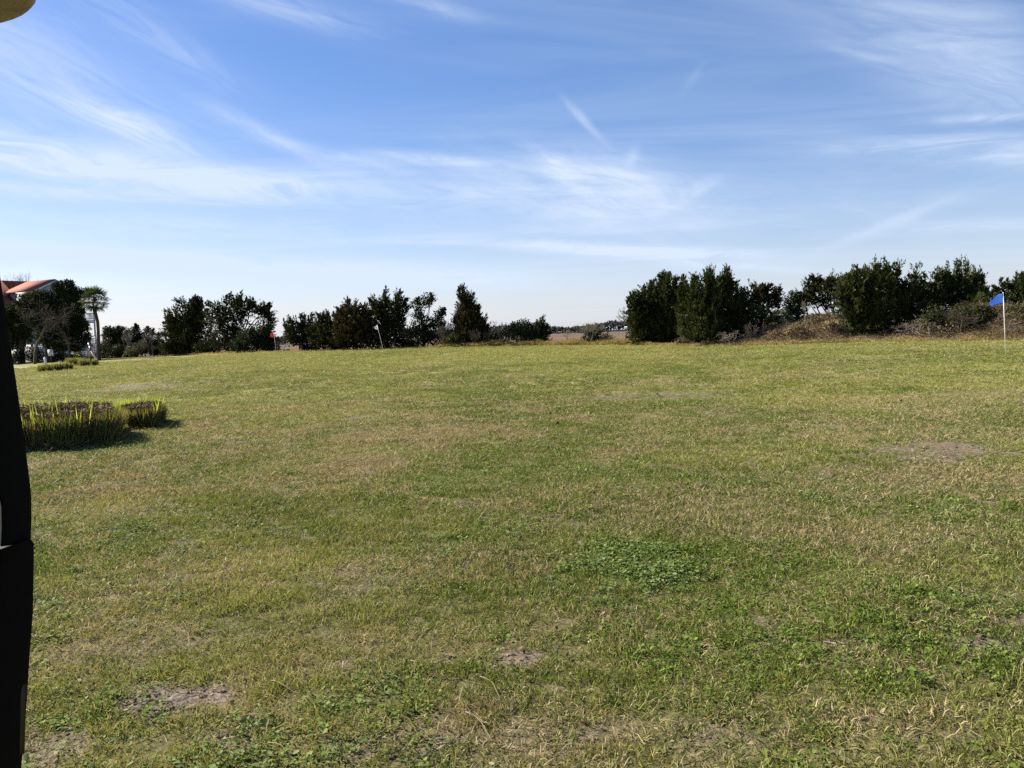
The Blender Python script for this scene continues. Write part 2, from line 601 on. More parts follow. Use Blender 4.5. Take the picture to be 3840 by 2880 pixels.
M_marsh, t = mat('brown_marsh_grass')
pos = t.new('ShaderNodeNewGeometry').outputs['Position']
mp = t.new('ShaderNodeMapping')
mp.inputs['Scale'].default_value = (.6, 1.0, 1)
t.link(pos, mp.inputs[0])
n1 = t.noise(mp.outputs[0], .02, 6, .65, .5)
n2 = t.noise(mp.outputs[0], .22, 5, .7)
cm = t.mixc(t.smooth(n1, .35, .65), (.105, .072, .046), (.165, .115, .072))
cm = t.mixc(t.math('MULTIPLY', t.smooth(n2, .4, .75), .6), cm, (.075, .055, .04))
finish(t, principled(t, cm, .95, n2, .8, 1.0, .05))

M_water, t = mat('creek_water')
pos = t.new('ShaderNodeNewGeometry').outputs['Position']
finish(t, principled(t, (.05, .07, .09), .18, t.noise(pos, .5, 3), .25, .3, .5))
M_far = leafmat('far_woods_leaves_hazed', [(0, (.028, .036, .032)), (.6, (.042, .052, .044)), (1, (.06, .068, .056))], .15)  # leaf greens cooled a little to stand in for distance haze

# ------------------------------------------------------------------ lawn sheet and its patches
# (u, v, half width, half height, kind, strength): dry and bare patches where the photograph has them
PATCH = [(620, 2630, 200, 50, 'bare', .95), (900, 2760, 120, 50, 'bare', .7), (160, 2800, 160, 70, 'bare', .75), (1000, 2700, 160, 30, 'dry', .6), (2890, 2330, 90, 22, 'bare', .9), (3150, 2420, 120, 38, 'bare', .95),
         (3680, 2420, 140, 40, 'bare', .85), (3300, 2480, 240, 60, 'dry', .5), (3560, 1690, 260, 45, 'bare', .8), (3540, 1703, 50, 8, 'bare', 1), (2450, 1485, 330, 20, 'bare', .7), (520, 1455, 230, 14, 'bare', .8), (1100, 1478, 140, 9, 'bare', .5),
         (790, 1585, 110, 16, 'dry', 1), (1440, 1640, 190, 24, 'dry', .95), (1340, 1745, 200, 45, 'dry', .8), (3780, 1470, 200, 26, 'bare', .5), (3300, 1500, 180, 16, 'dry', .5), (3500, 1530, 330, 18, 'bare', .3),
         (3500, 1800, 500, 80, 'dry', .55), (2500, 1900, 700, 90, 'dry', .45), (3300, 2000, 600, 90, 'dry', .5), (1700, 2120, 400, 60, 'dry', .4), (1280, 2180, 260, 40, 'bare', .45), (480, 2200, 200, 40, 'bare', .4),
         (560, 2400, 200, 45, 'bare', .4), (1900, 2700, 500, 80, 'dry', .5), (1500, 2800, 300, 60, 'bare', .6), (2150, 2760, 260, 60, 'bare', .55), (2700, 2760, 300, 90, 'bare', .45), (3200, 2700, 400, 80, 'dry', .55), (420, 2250, 350, 200, 'dry', .35),
         (3350, 1620, 500, 60, 'dry', .45), (2850, 1550, 380, 24, 'bare', .3), (2000, 1390, 300, 9, 'bare', .25), (1500, 2420, 500, 50, 'dry', .35), (2350, 2310, 300, 30, 'dry', .45)]
PW = []
for u, v, hu, hv, kd, s in PATCH:
    c, a, b = hit(u, v), hit(u, v - hv), hit(u, v + hv)
    dist = math.hypot(c[0], c[1])
    PW.append((c[0], c[1], max(hu * dist / FPX, .05), max(abs(a[1] - b[1]) / 2, .08), kd, s * (1.0 if s >= .8 else .78)))


def masks(x, y):
    n = fbm(7, x * .9, y * .9) - .5
    nn = fbm(21, x * 5, y * 5, 3) - .5
    dr = np.clip((fbm(31, x * .22, y * .22) - .50) * 1.9 + (fbm(41, x * 1.7, y * 1.7) - .5) * 1.9 + .06, 0, 1) * .7
    ba = np.clip((fbm(51, x * 2.3, y * 2.3) - .67) * 7, 0, .9)
    for cx, cy, rx, ry, kd, s in PW:
        q = ((x - cx) / rx) ** 2 + ((y - cy) / ry) ** 2
        m = s * (1 - sst((q + n * 2.2 + nn * 1.4 - .35) / 1.1))
        if kd == 'dry':
            dr = np.maximum(dr, m)
        else:
            ba = np.maximum(ba, m)
    return np.clip(dr * (1 - .45 * sst((np.hypot(x, y) - 12) / 25)), 0, 1), np.clip(ba, 0, 1)


azs = np.concatenate([np.linspace(-math.pi, R_(-42), 34)[:-1], np.linspace(R_(-42), R_(42), 380), np.linspace(R_(42), math.pi, 34)[1:]])
rad = np.concatenate([[.02], np.geomspace(.5, 200, 300)])
AA, RR = np.meshgrid(azs, rad)
X, Y = RR * np.sin(AA), RR * np.cos(AA)
V = np.stack([X, Y, Z(X, Y)], -1).reshape(-1, 3)
na = len(azs)
I, J = np.meshgrid(np.arange(len(rad) - 1), np.arange(na - 1), indexing='ij')
i0 = (I * na + J).ravel()
f4 = np.stack([i0, i0 + 1, i0 + na + 1, i0 + na], 1)[:, ::-1]
me = make_mesh('lawn', V, f4, np.zeros((0, 3), np.int64), True)
dr, ba = masks(V[:, 0], V[:, 1])
r = np.hypot(V[:, 0], V[:, 1])
sft = r - edge_r(np.arctan2(V[:, 0], V[:, 1]))
wild = sst((sft + 0.3 + (fbm(61, V[:, 0] * .8, V[:, 1] * .8) - .5) * 2.5) / .9)
leftside = np.arctan2(V[:, 0], V[:, 1]) < R_(-24.5)
wild = np.where(leftside, wild * .0 + sst((sft - 6) / 6) * .6, wild)  # left sector keeps turf past the edge, brown ground starts farther out
for nm, val in (('dry', dr), ('bare', ba), ('wild', wild), ('far', sst((r - 5) / 24) * .75 + .25)):
    a = me.attributes.new(nm, 'FLOAT', 'POINT')
    a.data.foreach_set('value', val.astype(np.float32))
me.materials.append(M_lawn)
lawn = bpy.data.objects.new('lawn', me)
C.objects.link(lawn)
struct(lawn)

# marsh, creek and the far shore
mb = MB()
mb.add([[-3000, 40, -1.27], [3000, 40, -1.27], [3000, 1020, -1.27], [-3000, 1020, -1.27]], [[0, 1, 2, 3]])
struct(mb.build('marsh', M_marsh))
mb = MB()
mb.add([[-9000, -9000, -1.5], [9000, -9000, -1.5], [9000, 9000, -1.5], [-9000, 9000, -1.5]], [[0, 1, 2, 3]])
struct(mb.build('water', M_water))
mb = MB()
ux = np.linspace(-1500, 1500, 61)
g = np.stack([np.stack([ux, 1380 + 40 * np.sin(ux / 160) + 0 * ux, 0 * ux - 1.6], 1), np.stack([ux, 1395 + 40 * np.sin(ux / 160), 0 * ux + .6], 1), np.stack([ux, 2600 + 0 * ux, 0 * ux + 1.5], 1)])
q = [[k * 61 + i, k * 61 + i + 1, (k + 1) * 61 + i + 1, (k + 1) * 61 + i] for k in (0, 1) for i in range(60)]
mb.add(g.reshape(-1, 3), q)
struct(mb.build('far_shore', M_marsh))


# ------------------------------------------------------------------ foliage helpers
def unit(a):
    return a / (np.linalg.norm(a, axis=-1, keepdims=True) + 1e-9)


def diamonds(mb, P, D, L, Wd, tint):
    """one leaf-shaped quad per point"""
    n = len(P)
    s = unit(np.cross(D, rng.normal(size=(n, 3)))) * (Wd / 2)[:, None]
    m = P + D * (L * .42)[:, None]
    V = np.stack([P, m + s, P + D * L[:, None], m - s], 1).reshape(-1, 3)
    f = np.arange(n)[:, None] * 4 + np.arange(4)[None]
    mb.add(V, f, tint=np.repeat(tint, 4))


def blades(mb, P, D, L, Wd, tint, droop=.0):
    """grass-like leaf of two segments"""
    n = len(P)
    s = unit(np.cross(D, rng.normal(size=(n, 3)) * [1, 1, .1])) * (Wd / 2)[:, None]
    hz = unit(D * [1, 1, 0] + rng.normal(size=(n, 3)) * [.1, .1, 0])
    m = P + D * (L * .55)[:, None]
    dr_ = droop if np.ndim(droop) == 0 else droop[:, None]
    tip = P + D * L[:, None] + (hz * .5 - np.array([0, 0, 1.0])) * (L[:, None] * dr_)
    V = np.stack([P - s, P + s, m + s * .85, m - s * .85, tip], 1).reshape(-1, 3)
    b = np.arange(n)[:, None] * 5
    mb.add(V, b + np.array([[0, 1, 2, 3]]), b + np.array([[3, 2, 4]]), tint=np.repeat(tint, 5))


def px(D):
    return D / FPX


def clump_sprays(mb, c, ax, ln, wd, n, size, kind, tbase):
    """a small flame (cedar) or ball (broadleaf) of leaves around centres c (k,3)"""
    k = len(c)
    idx = np.repeat(np.arange(k), n)
    N = len(idx)
    tt = rng.uniform(0, 1, N)
    if kind == 'cedar':
        rr = wd[idx] * (1 - tt) ** .8 * np.sqrt(rng.uniform(.05, 1, N))
        o = unit(rng.normal(size=(N, 3)))
        P = c[idx] + ax[idx] * (tt * ln[idx])[:, None] + o * rr[:, None]
        Dd = unit(ax[idx] * .9 + o * .55 + rng.normal(size=(N, 3)) * .25 + [0, 0, .25])
        L = size * rng.uniform(.6, 1.5, N)
        Wd = L * rng.uniform(.18, .36, N)
    else:
        o = unit(rng.normal(size=(N, 3)))
        P = c[idx] + o * (wd[idx] * rng.uniform(.2, 1, N) ** .5)[:, None] * [1, 1, .75]
        Dd = unit(o * .7 + rng.normal(size=(N, 3)) * .6 + [0, 0, .15])
        L = size * rng.uniform(.6, 1.3, N)
        Wd = L * rng.uniform(.45, .75, N)
    ti = np.clip(tbase[idx] + rng.normal(0, .11, N), 0, 1)
    diamonds(mb, P, Dd, L, Wd, ti)


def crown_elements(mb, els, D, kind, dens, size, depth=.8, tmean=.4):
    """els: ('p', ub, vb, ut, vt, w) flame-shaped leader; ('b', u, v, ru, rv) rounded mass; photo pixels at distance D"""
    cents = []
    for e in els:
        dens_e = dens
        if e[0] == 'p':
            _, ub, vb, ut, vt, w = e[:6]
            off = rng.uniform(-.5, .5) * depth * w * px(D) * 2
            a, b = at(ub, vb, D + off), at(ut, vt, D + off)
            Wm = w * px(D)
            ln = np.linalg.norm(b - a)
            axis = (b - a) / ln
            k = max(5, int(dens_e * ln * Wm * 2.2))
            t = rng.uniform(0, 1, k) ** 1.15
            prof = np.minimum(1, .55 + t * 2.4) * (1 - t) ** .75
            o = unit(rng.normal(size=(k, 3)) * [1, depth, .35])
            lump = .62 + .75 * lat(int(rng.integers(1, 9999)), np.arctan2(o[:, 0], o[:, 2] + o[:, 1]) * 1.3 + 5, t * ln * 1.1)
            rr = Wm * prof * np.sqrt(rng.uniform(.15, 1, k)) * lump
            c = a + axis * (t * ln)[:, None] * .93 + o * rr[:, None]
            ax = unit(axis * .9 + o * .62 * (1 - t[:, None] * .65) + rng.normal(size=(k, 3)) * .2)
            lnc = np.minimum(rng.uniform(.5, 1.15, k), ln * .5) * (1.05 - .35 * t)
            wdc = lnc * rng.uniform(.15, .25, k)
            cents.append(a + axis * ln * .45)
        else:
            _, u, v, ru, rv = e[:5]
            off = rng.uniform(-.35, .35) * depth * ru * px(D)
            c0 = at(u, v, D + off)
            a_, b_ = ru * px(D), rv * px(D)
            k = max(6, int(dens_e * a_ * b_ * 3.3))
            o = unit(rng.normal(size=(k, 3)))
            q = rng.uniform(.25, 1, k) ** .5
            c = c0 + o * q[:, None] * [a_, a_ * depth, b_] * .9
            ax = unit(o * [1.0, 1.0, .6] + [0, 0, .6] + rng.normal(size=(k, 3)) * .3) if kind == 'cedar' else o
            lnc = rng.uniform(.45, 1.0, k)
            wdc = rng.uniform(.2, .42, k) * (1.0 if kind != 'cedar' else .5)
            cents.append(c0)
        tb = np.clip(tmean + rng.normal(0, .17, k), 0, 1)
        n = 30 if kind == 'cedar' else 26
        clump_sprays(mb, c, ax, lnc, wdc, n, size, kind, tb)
        # larger fill leaves inside the mass, tinted darker
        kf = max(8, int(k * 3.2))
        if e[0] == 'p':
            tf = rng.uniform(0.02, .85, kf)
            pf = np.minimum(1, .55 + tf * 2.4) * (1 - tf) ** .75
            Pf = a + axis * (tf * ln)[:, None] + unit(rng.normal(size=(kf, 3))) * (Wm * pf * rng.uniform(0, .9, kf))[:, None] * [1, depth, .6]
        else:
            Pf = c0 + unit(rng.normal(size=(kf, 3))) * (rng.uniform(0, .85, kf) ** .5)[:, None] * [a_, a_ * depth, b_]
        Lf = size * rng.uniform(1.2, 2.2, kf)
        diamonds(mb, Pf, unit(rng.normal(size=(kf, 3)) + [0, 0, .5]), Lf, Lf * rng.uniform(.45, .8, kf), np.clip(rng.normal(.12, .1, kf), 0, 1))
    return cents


def limb(mb, a, b, r0, r1, n=5, sag=.12):
    a, b = np.asarray(a), np.asarray(b)
    t = np.linspace(0, 1, 5)[:, None]
    w = rng.normal(size=3) * .06 * np.linalg.norm(b - a)
    P = a + (b - a) * t + w * np.sin(t * np.pi) - np.array([0, 0, 1]) * np.sin(t * np.pi) * sag * np.linalg.norm(b - a) * .3
    mb.tube(P, np.linspace(r0, r1, 5), n)


def tree(name, label, cat, u, D, els, kind='cedar', m=None, dens=9.0, size=.26, group=None, trunk_r=.14, tmean=.4, bark=None, topfrac=.8, depth=.8, split=1, grow=1.14):
    size = size * .74
    els = [(*e[:5], e[5] * grow) if e[0] == 'p' else (*e[:3], e[3] * grow, e[4] * grow) for e in els]
    base = gz(at(u, 1300, D))
    root = thing(name, base, label, cat, group)
    mb = MB()
    nmain = len(els)
    if kind == 'cedar':                     # pointed shoots standing out of the outline
        sp = []
        for e in els:
            if e[0] == 'b':
                for _ in range(2 + int(e[3] > 40)):
                    a = rng.uniform(-1.25, 1.25)
                    su, sv = math.sin(a) * e[3], -math.cos(a) * e[4]
                    l_ = rng.uniform(14, 30)
                    b_ = a * .6 + rng.normal(0, .15)
                    sp.append(('p', e[1] + su * .72, e[2] + sv * .72, e[1] + su * .9 + math.sin(b_) * l_, e[2] + sv * .9 - math.cos(b_) * l_, rng.uniform(5, 8)))
            else:
                for _ in range(2 + int(e[5] > 30)):
                    t_, sd_ = rng.uniform(.35, .9), rng.choice([-1, 1])
                    cu, cv = e[1] + (e[3] - e[1]) * t_, e[2] + (e[4] - e[2]) * t_
                    w_ = e[5] * (1 - t_) ** .75
                    l_ = rng.uniform(14, 32)
                    b_ = sd_ * rng.uniform(.1, .6)
                    sp.append(('p', cu + sd_ * w_ * .6, cv, cu + sd_ * w_ * .85 + math.sin(b_) * l_, cv - math.cos(b_) * l_, rng.uniform(5, 8)))
        els = els + sp
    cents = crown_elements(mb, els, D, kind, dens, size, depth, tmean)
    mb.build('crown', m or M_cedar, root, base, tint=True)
    cents = cents[:nmain]
    zt = max(c[2] for c in cents)
    tb = MB()
    if split == 1:
        top = np.array([base[0] + rng.normal() * .1, base[1], base[2] + (zt - base[2]) * topfrac])
        pts = np.linspace(base - [0, 0, .3], top, 7) + np.cumsum(rng.normal(size=(7, 3)) * [.04, .04, 0], 0)
        tb.tube(pts, np.linspace(trunk_r, trunk_r * .3, 7), 7)
        for c in cents:
            h = np.clip((c[2] - base[2]) * rng.uniform(.35, .7), .2, zt - base[2])
            i = min(int(h / max(top[2] - base[2], .1) * 6), 5)
            limb(tb, pts[i], pts[i] + (c - pts[i]) * .8, trunk_r * .4, trunk_r * .1)
    else:
        for c in cents:
            limb(tb, base + rng.normal(size=3) * [.15, .15, 0] - [0, 0, .2], c, trunk_r * .6, trunk_r * .12)
    tb.build('trunk', bark or M_bark, root, base, smooth=True)
    return root


def branchy(base, H, width, seed, n0=3, depth=5, spread=.5, r0=.05, up_=.25, ln=.36):
    """tubes of a leafless shrub or tree, scaled to the height and width it has"""
    r = np.random.default_rng(seed)
    segs = []

    def go(p, d, L, rad, k):
        q = p
        for _ in range(2):
            d = d + r.normal(size=3) * .14
            d /= np.linalg.norm(d)
            q2 = q + d * L / 2
            segs.append((q, q2, rad, rad * .82, k))
            q, rad = q2, rad * .82
        if k == 0:
            return
        for _ in range(r.integers(2, 4)):
            nd = d + r.normal(size=3) * spread + [0, 0, up_]
            nd /= np.linalg.norm(nd)
            go(q - d * L * r.uniform(0, .35), nd, L * r.uniform(.62, .88), rad * r.uniform(.55, .78), k - 1)
    for i in range(n0):
        d = np.array([r.normal() * .45, r.normal() * .45, 1.0]) if n0 > 1 else np.array([r.normal() * .1, r.normal() * .1, 1])
        d /= np.linalg.norm(d)
        go(np.array([r.normal() * .03, r.normal() * .03, 0.]), d, ln, .03, depth)
    P = np.array([[a, b] for a, b, _, _, _ in segs])
    sx = width / max(np.ptp(P[:, :, 0]), .01)
    sz = H / max(P[:, :, 2].max(), .01)
    P = P * [sx, (sx + sz) / 2 * .8, sz]
    tk, tw = MB(), MB()
    rs = np.array([[a, b] for _, _, a, b, _ in segs]) / .03 * r0
    for (a, b), (ra, rb), sg in zip(P, rs, segs):
        (tk if sg[4] >= depth - 1 else tw).tube(np.array([a, b]), [max(ra, .007), max(rb, .006)], 4 if sg[4] < 3 else 6, cap=False)
    return tk, tw


def bare_tree(name, label, cat, u, D, vtop, width_px, seed, m=None, group=None, **kw):
    """leafless tree or shrub standing on the ground"""
    p = gz(at(u, 1300, D))
    H = at(u, vtop, D)[2] - p[2]
    root = thing(name, p - [0, 0, .03], label, cat, group)
    tk, tw = branchy(p, H, width_px * px(D), seed, **kw)
    tk.build('trunk', m or M_pale, root)
    tw.build('branches', m or M_pale, root)
    return root


# ------------------------------------------------------------------ trees and thicket along the far edge of the lawn
def edge_D(u, off=1.5):
    return float(np.interp(u, [e[0] for e in EDGE], [e[2] for e in EDGE])) + off


GC = 'cedars along the far edge of the lawn'
# left of the red flag
tree('cedar_tree', 'tall open-branched dark cedar standing beside the thicket, right of the palm', 'tree', 712, edge_D(712, 3),
     [('p', 700, 1330, 735, 1107, 55), ('p', 690, 1320, 632, 1180, 36), ('p', 745, 1250, 752, 1120, 16), ('b', 690, 1190, 62, 30), ('b', 668, 1232, 50, 26), ('b', 740, 1210, 60, 28), ('b', 665, 1285, 50, 42), ('b', 745, 1285, 66, 46), ('b', 700, 1150, 36, 18), ('b', 640, 1300, 34, 30)],
     'cedar', M_cedar, 11, .27, GC, .2)
tree('cedar_tree', 'broad flat-topped cedar with sky showing between its limbs, behind the red flag', 'tree', 868, edge_D(868, 4),
     [('b', 838, 1160, 56, 24), ('b', 880, 1142, 40, 22), ('b', 930, 1165, 44, 24), ('b', 815, 1195, 40, 24), ('b', 980, 1172, 34, 28), ('b', 1003, 1190, 24, 24), ('b', 862, 1190, 50, 22), ('b', 855, 1235, 34, 24),
      ('p', 890, 1170, 893, 1118, 14), ('p', 935, 1170, 940, 1136, 13), ('p', 1000, 1190, 1002, 1148, 13), ('b', 830, 1270, 50, 44), ('b', 880, 1285, 50, 34), ('b', 905, 1215, 26, 16), ('p', 995, 1240, 1030, 1205, 16)],
     'cedar', M_cedar, 11, .26, GC, .22, split=2)
tree('cedar_bush', 'low solid dark evergreen mass just left of the red flag', 'shrub', 960, edge_D(960, 2),
     [('b', 935, 1278, 52, 44), ('b', 985, 1262, 46, 54), ('b', 1010, 1290, 26, 34), ('b', 895, 1300, 36, 24), ('p', 1000, 1270, 1010, 1205, 18), ('b', 1035, 1300, 14, 24), ('p', 950, 1260, 945, 1225, 18)],
     'oak', M_oak, 15, .22, None, .12, .3)
tree('cedar_tree', 'loose-topped small cedar just right of the red flag', 'tree', 1120, edge_D(1120, 2),
     [('p', 1110, 1290, 1092, 1195, 26), ('p', 1130, 1290, 1135, 1188, 24), ('p', 1150, 1290, 1166, 1180, 22), ('b', 1120, 1270, 44, 36), ('b', 1155, 1275, 26, 32), ('p', 1095, 1290, 1076, 1222, 16)], 'cedar', M_cedar, 12, .24, GC, .12)
tree('cedar_tree', 'spiky lower cedar at the left end of the big clump behind the white flag', 'tree', 1215, edge_D(1215, 1.5),
     [('p', 1220, 1300, 1205, 1182, 32), ('p', 1235, 1290, 1232, 1174, 22), ('p', 1200, 1290, 1178, 1205, 22), ('b', 1225, 1270, 52, 46), ('p', 1255, 1290, 1268, 1175, 28), ('b', 1185, 1280, 26, 30)], 'cedar', M_cedar, 12, .25, GC, .14)
tree('cedar_tree', 'dense feathery brown-green cedar in the middle of the clump behind the white flag', 'tree', 1335, edge_D(1335, 1.2),
     [('p', 1310, 1300, 1302, 1125, 44), ('p', 1330, 1280, 1336, 1132, 30), ('p', 1290, 1290, 1283, 1155, 30), ('b', 1330, 1220, 66, 62), ('b', 1310, 1275, 64, 44), ('p', 1365, 1280, 1368, 1145, 36), ('b', 1385, 1270, 50, 50), ('p', 1280, 1300, 1265, 1200, 26)],
     'cedar', M_rust, 13, .26, GC, .2, .5)
tree('cedar_tree', 'tall cedar with two ragged leaders rising behind the white flag', 'tree', 1450, edge_D(1450, 3),
     [('p', 1440, 1250, 1447, 1090, 28), ('p', 1470, 1230, 1492, 1095, 26), ('b', 1415, 1170, 30, 34), ('p', 1500, 1210, 1516, 1125, 14), ('b', 1508, 1172, 24, 14), ('b', 1450, 1180, 42, 30), ('b', 1470, 1260, 62, 48), ('b', 1420, 1280, 54, 36), ('p', 1410, 1190, 1402, 1112, 15), ('b', 1500, 1225, 26, 22), ('b', 1450, 1215, 34, 24)],
     'cedar', M_cedar, 12, .25, GC, .2)
tree('evergreen_tree', 'leafy gappy evergreen with two upper tufts, right end of the white flag clump', 'tree', 1590, edge_D(1590, 2.5),
     [('b', 1565, 1145, 26, 22), ('b', 1600, 1128, 24, 22), ('b', 1618, 1115, 16, 16), ('p', 1612, 1135, 1622, 1103, 12), ('b', 1575, 1180, 28, 18), ('b', 1650, 1175, 24, 20), ('p', 1655, 1190, 1668, 1152, 14), ('b', 1640, 1210, 34, 24), ('b', 1590, 1215, 44, 26), ('b', 1560, 1265, 50, 40), ('b', 1625, 1258, 46, 40), ('b', 1660, 1245, 20, 36), ('p', 1568, 1140, 1570, 1112, 12)],
     'oak', M_oak, 14, .2, None, .18, .42)
tree('cedar_tree', 'single cone-shaped cedar with a sharp tip and rusty lower skirts', 'tree', 1760, edge_D(1760, 2),
     [('p', 1752, 1240, 1733, 1074, 30), ('p', 1760, 1290, 1748, 1110, 56), ('p', 1775, 1250, 1762, 1098, 18), ('p', 1786, 1270, 1776, 1132, 16), ('p', 1798, 1280, 1796, 1158, 15), ('p', 1812, 1290, 1818, 1192, 14), ('b', 1755, 1258, 56, 34), ('b', 1738, 1195, 30, 24), ('b', 1800, 1262, 36, 30), ('p', 1735, 1250, 1706, 1200, 12)],
     'cedar', M_rust, 15, .24, GC, .18, .42)
tree('bush', 'yellow-green bush at the left foot of the cone-shaped cedar', 'shrub', 1690, edge_D(1690, .9), [('b', 1690, 1276, 34, 26), ('b', 1712, 1288, 30, 18), ('b', 1672, 1288, 20, 16)], 'oak', M_olive, 20, .17, None, .05, .5, split=2)
tree('bush', 'grey-olive rounded bush with pale stems, left of the round leafy bush', 'shrub', 1860, edge_D(1860, 1.2), [('b', 1850, 1268, 38, 28), ('b', 1885, 1262, 34, 34), ('b', 1835, 1280, 24, 20)], 'oak', M_olive, 16, .17, None, .05, .28, split=2)
tree('evergreen_bush', 'rounded green leafy bush beside the marsh opening', 'shrub', 1960, edge_D(1960, 1.6), [('b', 1950, 1250, 44, 38), ('b', 1990, 1252, 34, 38), ('b', 1972, 1216, 22, 16), ('b', 1930, 1232, 28, 24), ('b', 2005, 1240, 26, 24)], 'oak', M_oak, 18, .19, None, .09, .6, split=2)
tree('cedar_tree', 'small narrow cedar with upright tips at the left side of the marsh opening', 'tree', 2028, edge_D(2028, 1.8),
     [('p', 2025, 1285, 2020, 1205, 22), ('p', 2035, 1285, 2036, 1198, 18), ('b', 2030, 1268, 24, 24), ('p', 2042, 1280, 2046, 1222, 12)], 'cedar', M_cedar, 18, .2, GC, .09)
# right of the marsh opening
tree('cedar_tree', 'large dense cedar at the right side of the marsh opening, with a forked spiky top', 'tree', 2460, edge_D(2460, 3),
     [('p', 2460, 1290, 2488, 1020, 62), ('p', 2500, 1290, 2505, 1022, 40), ('p', 2440, 1280, 2445, 1062, 42), ('p', 2520, 1260, 2532, 1040, 34), ('p', 2540, 1200, 2560, 1036, 14), ('p', 2410, 1290, 2412, 1088, 36), ('p', 2395, 1250, 2374, 1108, 26), ('b', 2400, 1235, 42, 46), ('b', 2460, 1230, 72, 56), ('b', 2500, 1255, 50, 40), ('b', 2420, 1275, 46, 26), ('p', 2400, 1200, 2392, 1100, 16), ('b', 2365, 1175, 14, 30), ('b', 2400, 1270, 40, 28), ('b', 2520, 1272, 46, 28), ('b', 2385, 1205, 26, 34), ('b', 2440, 1140, 60, 50)],
     'cedar', M_cedarg, 15, .23, GC, .25, .4)
tree('cedar_tree', 'large broad cedar leaning over pale dead stems, middle of the dense dark pair', 'tree', 2640, edge_D(2640, 2.5),
     [('p', 2640, 1280, 2664, 1008, 56), ('p', 2700, 1260, 2722, 1008, 48), ('p', 2610, 1270, 2606, 1036, 40), ('p', 2740, 1200, 2740, 1030, 22), ('p', 2580, 1240, 2572, 1058, 24), ('b', 2620, 1180, 66, 60), ('b', 2690, 1180, 62, 66), ('b', 2600, 1235, 44, 36), ('b', 2660, 1255, 62, 36), ('b', 2730, 1100, 34, 36), ('p', 2560, 1200, 2550, 1080, 16), ('b', 2735, 1230, 44, 50), ('b', 2600, 1265, 44, 30), ('b', 2590, 1150, 36, 44), ('b', 2660, 1090, 66, 50)],
     'cedar', M_cedarg, 15, .23, GC, .25, .45)
tree('cedar_tree', 'lower dark cedar tucked against the right side of the broad cedar', 'tree', 2775, edge_D(2775, 4),
     [('p', 2770, 1250, 2768, 1092, 30), ('p', 2785, 1250, 2784, 1098, 26), ('b', 2775, 1200, 40, 50), ('b', 2780, 1250, 46, 34)], 'cedar', M_cedar, 14, .22, GC, .14, .3)
tree('cedar_tree', 'round-headed cedar behind the palmetto fronds on the brush bank', 'tree', 2850, edge_D(2850, 6),
     [('b', 2840, 1115, 44, 30), ('b', 2885, 1120, 34, 32), ('p', 2845, 1130, 2852, 1082, 16), ('p', 2872, 1130, 2876, 1082, 16), ('p', 2905, 1150, 2914, 1094, 14), ('b', 2820, 1140, 26, 30), ('b', 2860, 1165, 60, 36), ('b', 2915, 1135, 16, 28), ('b', 2850, 1225, 70, 40)], 'cedar', M_rust, 14, .22, GC, .14, .45)
tree('evergreen_tree', 'small dark rounded evergreen left of the flat-topped pine-like cedar', 'tree', 2985, edge_D(2985, 7),
     [('b', 2980, 1115, 26, 22), ('b', 2965, 1145, 24, 28), ('b', 3000, 1140, 28, 34), ('b', 2985, 1175, 44, 26), ('b', 3010, 1110, 16, 14)], 'oak', M_oak, 18, .19, None, .12, .3)
tree('cedar_tree', 'flat-topped open cedar on a bare trunk with sky under its crown', 'tree', 3126, edge_D(3126, 9),
     [('b', 3075, 1075, 40, 20), ('b', 3050, 1100, 30, 22), ('b', 3110, 1085, 32, 26), ('b', 3090, 1115, 44, 24), ('b', 3060, 1140, 34, 18), ('b', 3130, 1115, 24, 26), ('b', 3030, 1130, 24, 22), ('b', 3110, 1150, 34, 14), ('p', 3064, 1080, 3060, 1054, 10), ('p', 3100, 1080, 3102, 1050, 10), ('p', 3040, 1100, 3030, 1072, 10), ('b', 3132, 1065, 14, 12)],
     'cedar', M_cedar, 14, .22, GC, .13, .45, split=2)
tree('cedar_tree', 'widest bushy cedar on the brush bank, sunlit green on its left side', 'tree', 3265, edge_D(3265, 2.5),
     [('p', 3260, 1240, 3250, 1015, 66), ('p', 3200, 1220, 3168, 1036, 40), ('p', 3215, 1200, 3212, 1030, 34), ('p', 3310, 1160, 3286, 978, 20), ('p', 3330, 1160, 3322, 982, 24), ('p', 3350, 1180, 3362, 988, 20), ('b', 3230, 1130, 72, 80), ('b', 3310, 1130, 56, 90), ('b', 3260, 1210, 70, 46), ('b', 3200, 1165, 44, 44), ('b', 3330, 1200, 42, 44), ('b', 3260, 1070, 76, 50), ('b', 3185, 1110, 36, 50), ('b', 3250, 1235, 60, 24), ('p', 3160, 1150, 3150, 1062, 16)],
     'cedar', M_cedarg, 15, .22, GC, .24, .55)
tree('cedar_tree', 'ragged cedar with one thin leaning spire, just right of the widest bushy cedar', 'tree', 3410, edge_D(3410, 3.5),
     [('p', 3410, 1180, 3438, 995, 24), ('p', 3425, 1130, 3462, 1040, 16), ('p', 3390, 1180, 3400, 1055, 24), ('b', 3400, 1150, 46, 50), ('b', 3440, 1165, 42, 40), ('b', 3385, 1205, 40, 40), ('p', 3375, 1150, 3380, 1072, 16), ('b', 3450, 1120, 18, 16)], 'cedar', M_cedar, 13, .22, GC, .14, .42)
tree('cedar_tree', 'cedar with two slim tips rising over the olive brush, left of the many-tipped cedar', 'tree', 3500, edge_D(3500, 5),
     [('p', 3505, 1160, 3516, 1012, 24), ('p', 3480, 1160, 3474, 1056, 20), ('p', 3520, 1160, 3524, 1032, 18), ('b', 3500, 1130, 44, 44), ('b', 3480, 1165, 44, 30), ('p', 3465, 1160, 3456, 1085, 14)], 'cedar', M_cedarg, 13, .22, GC, .13, .45)
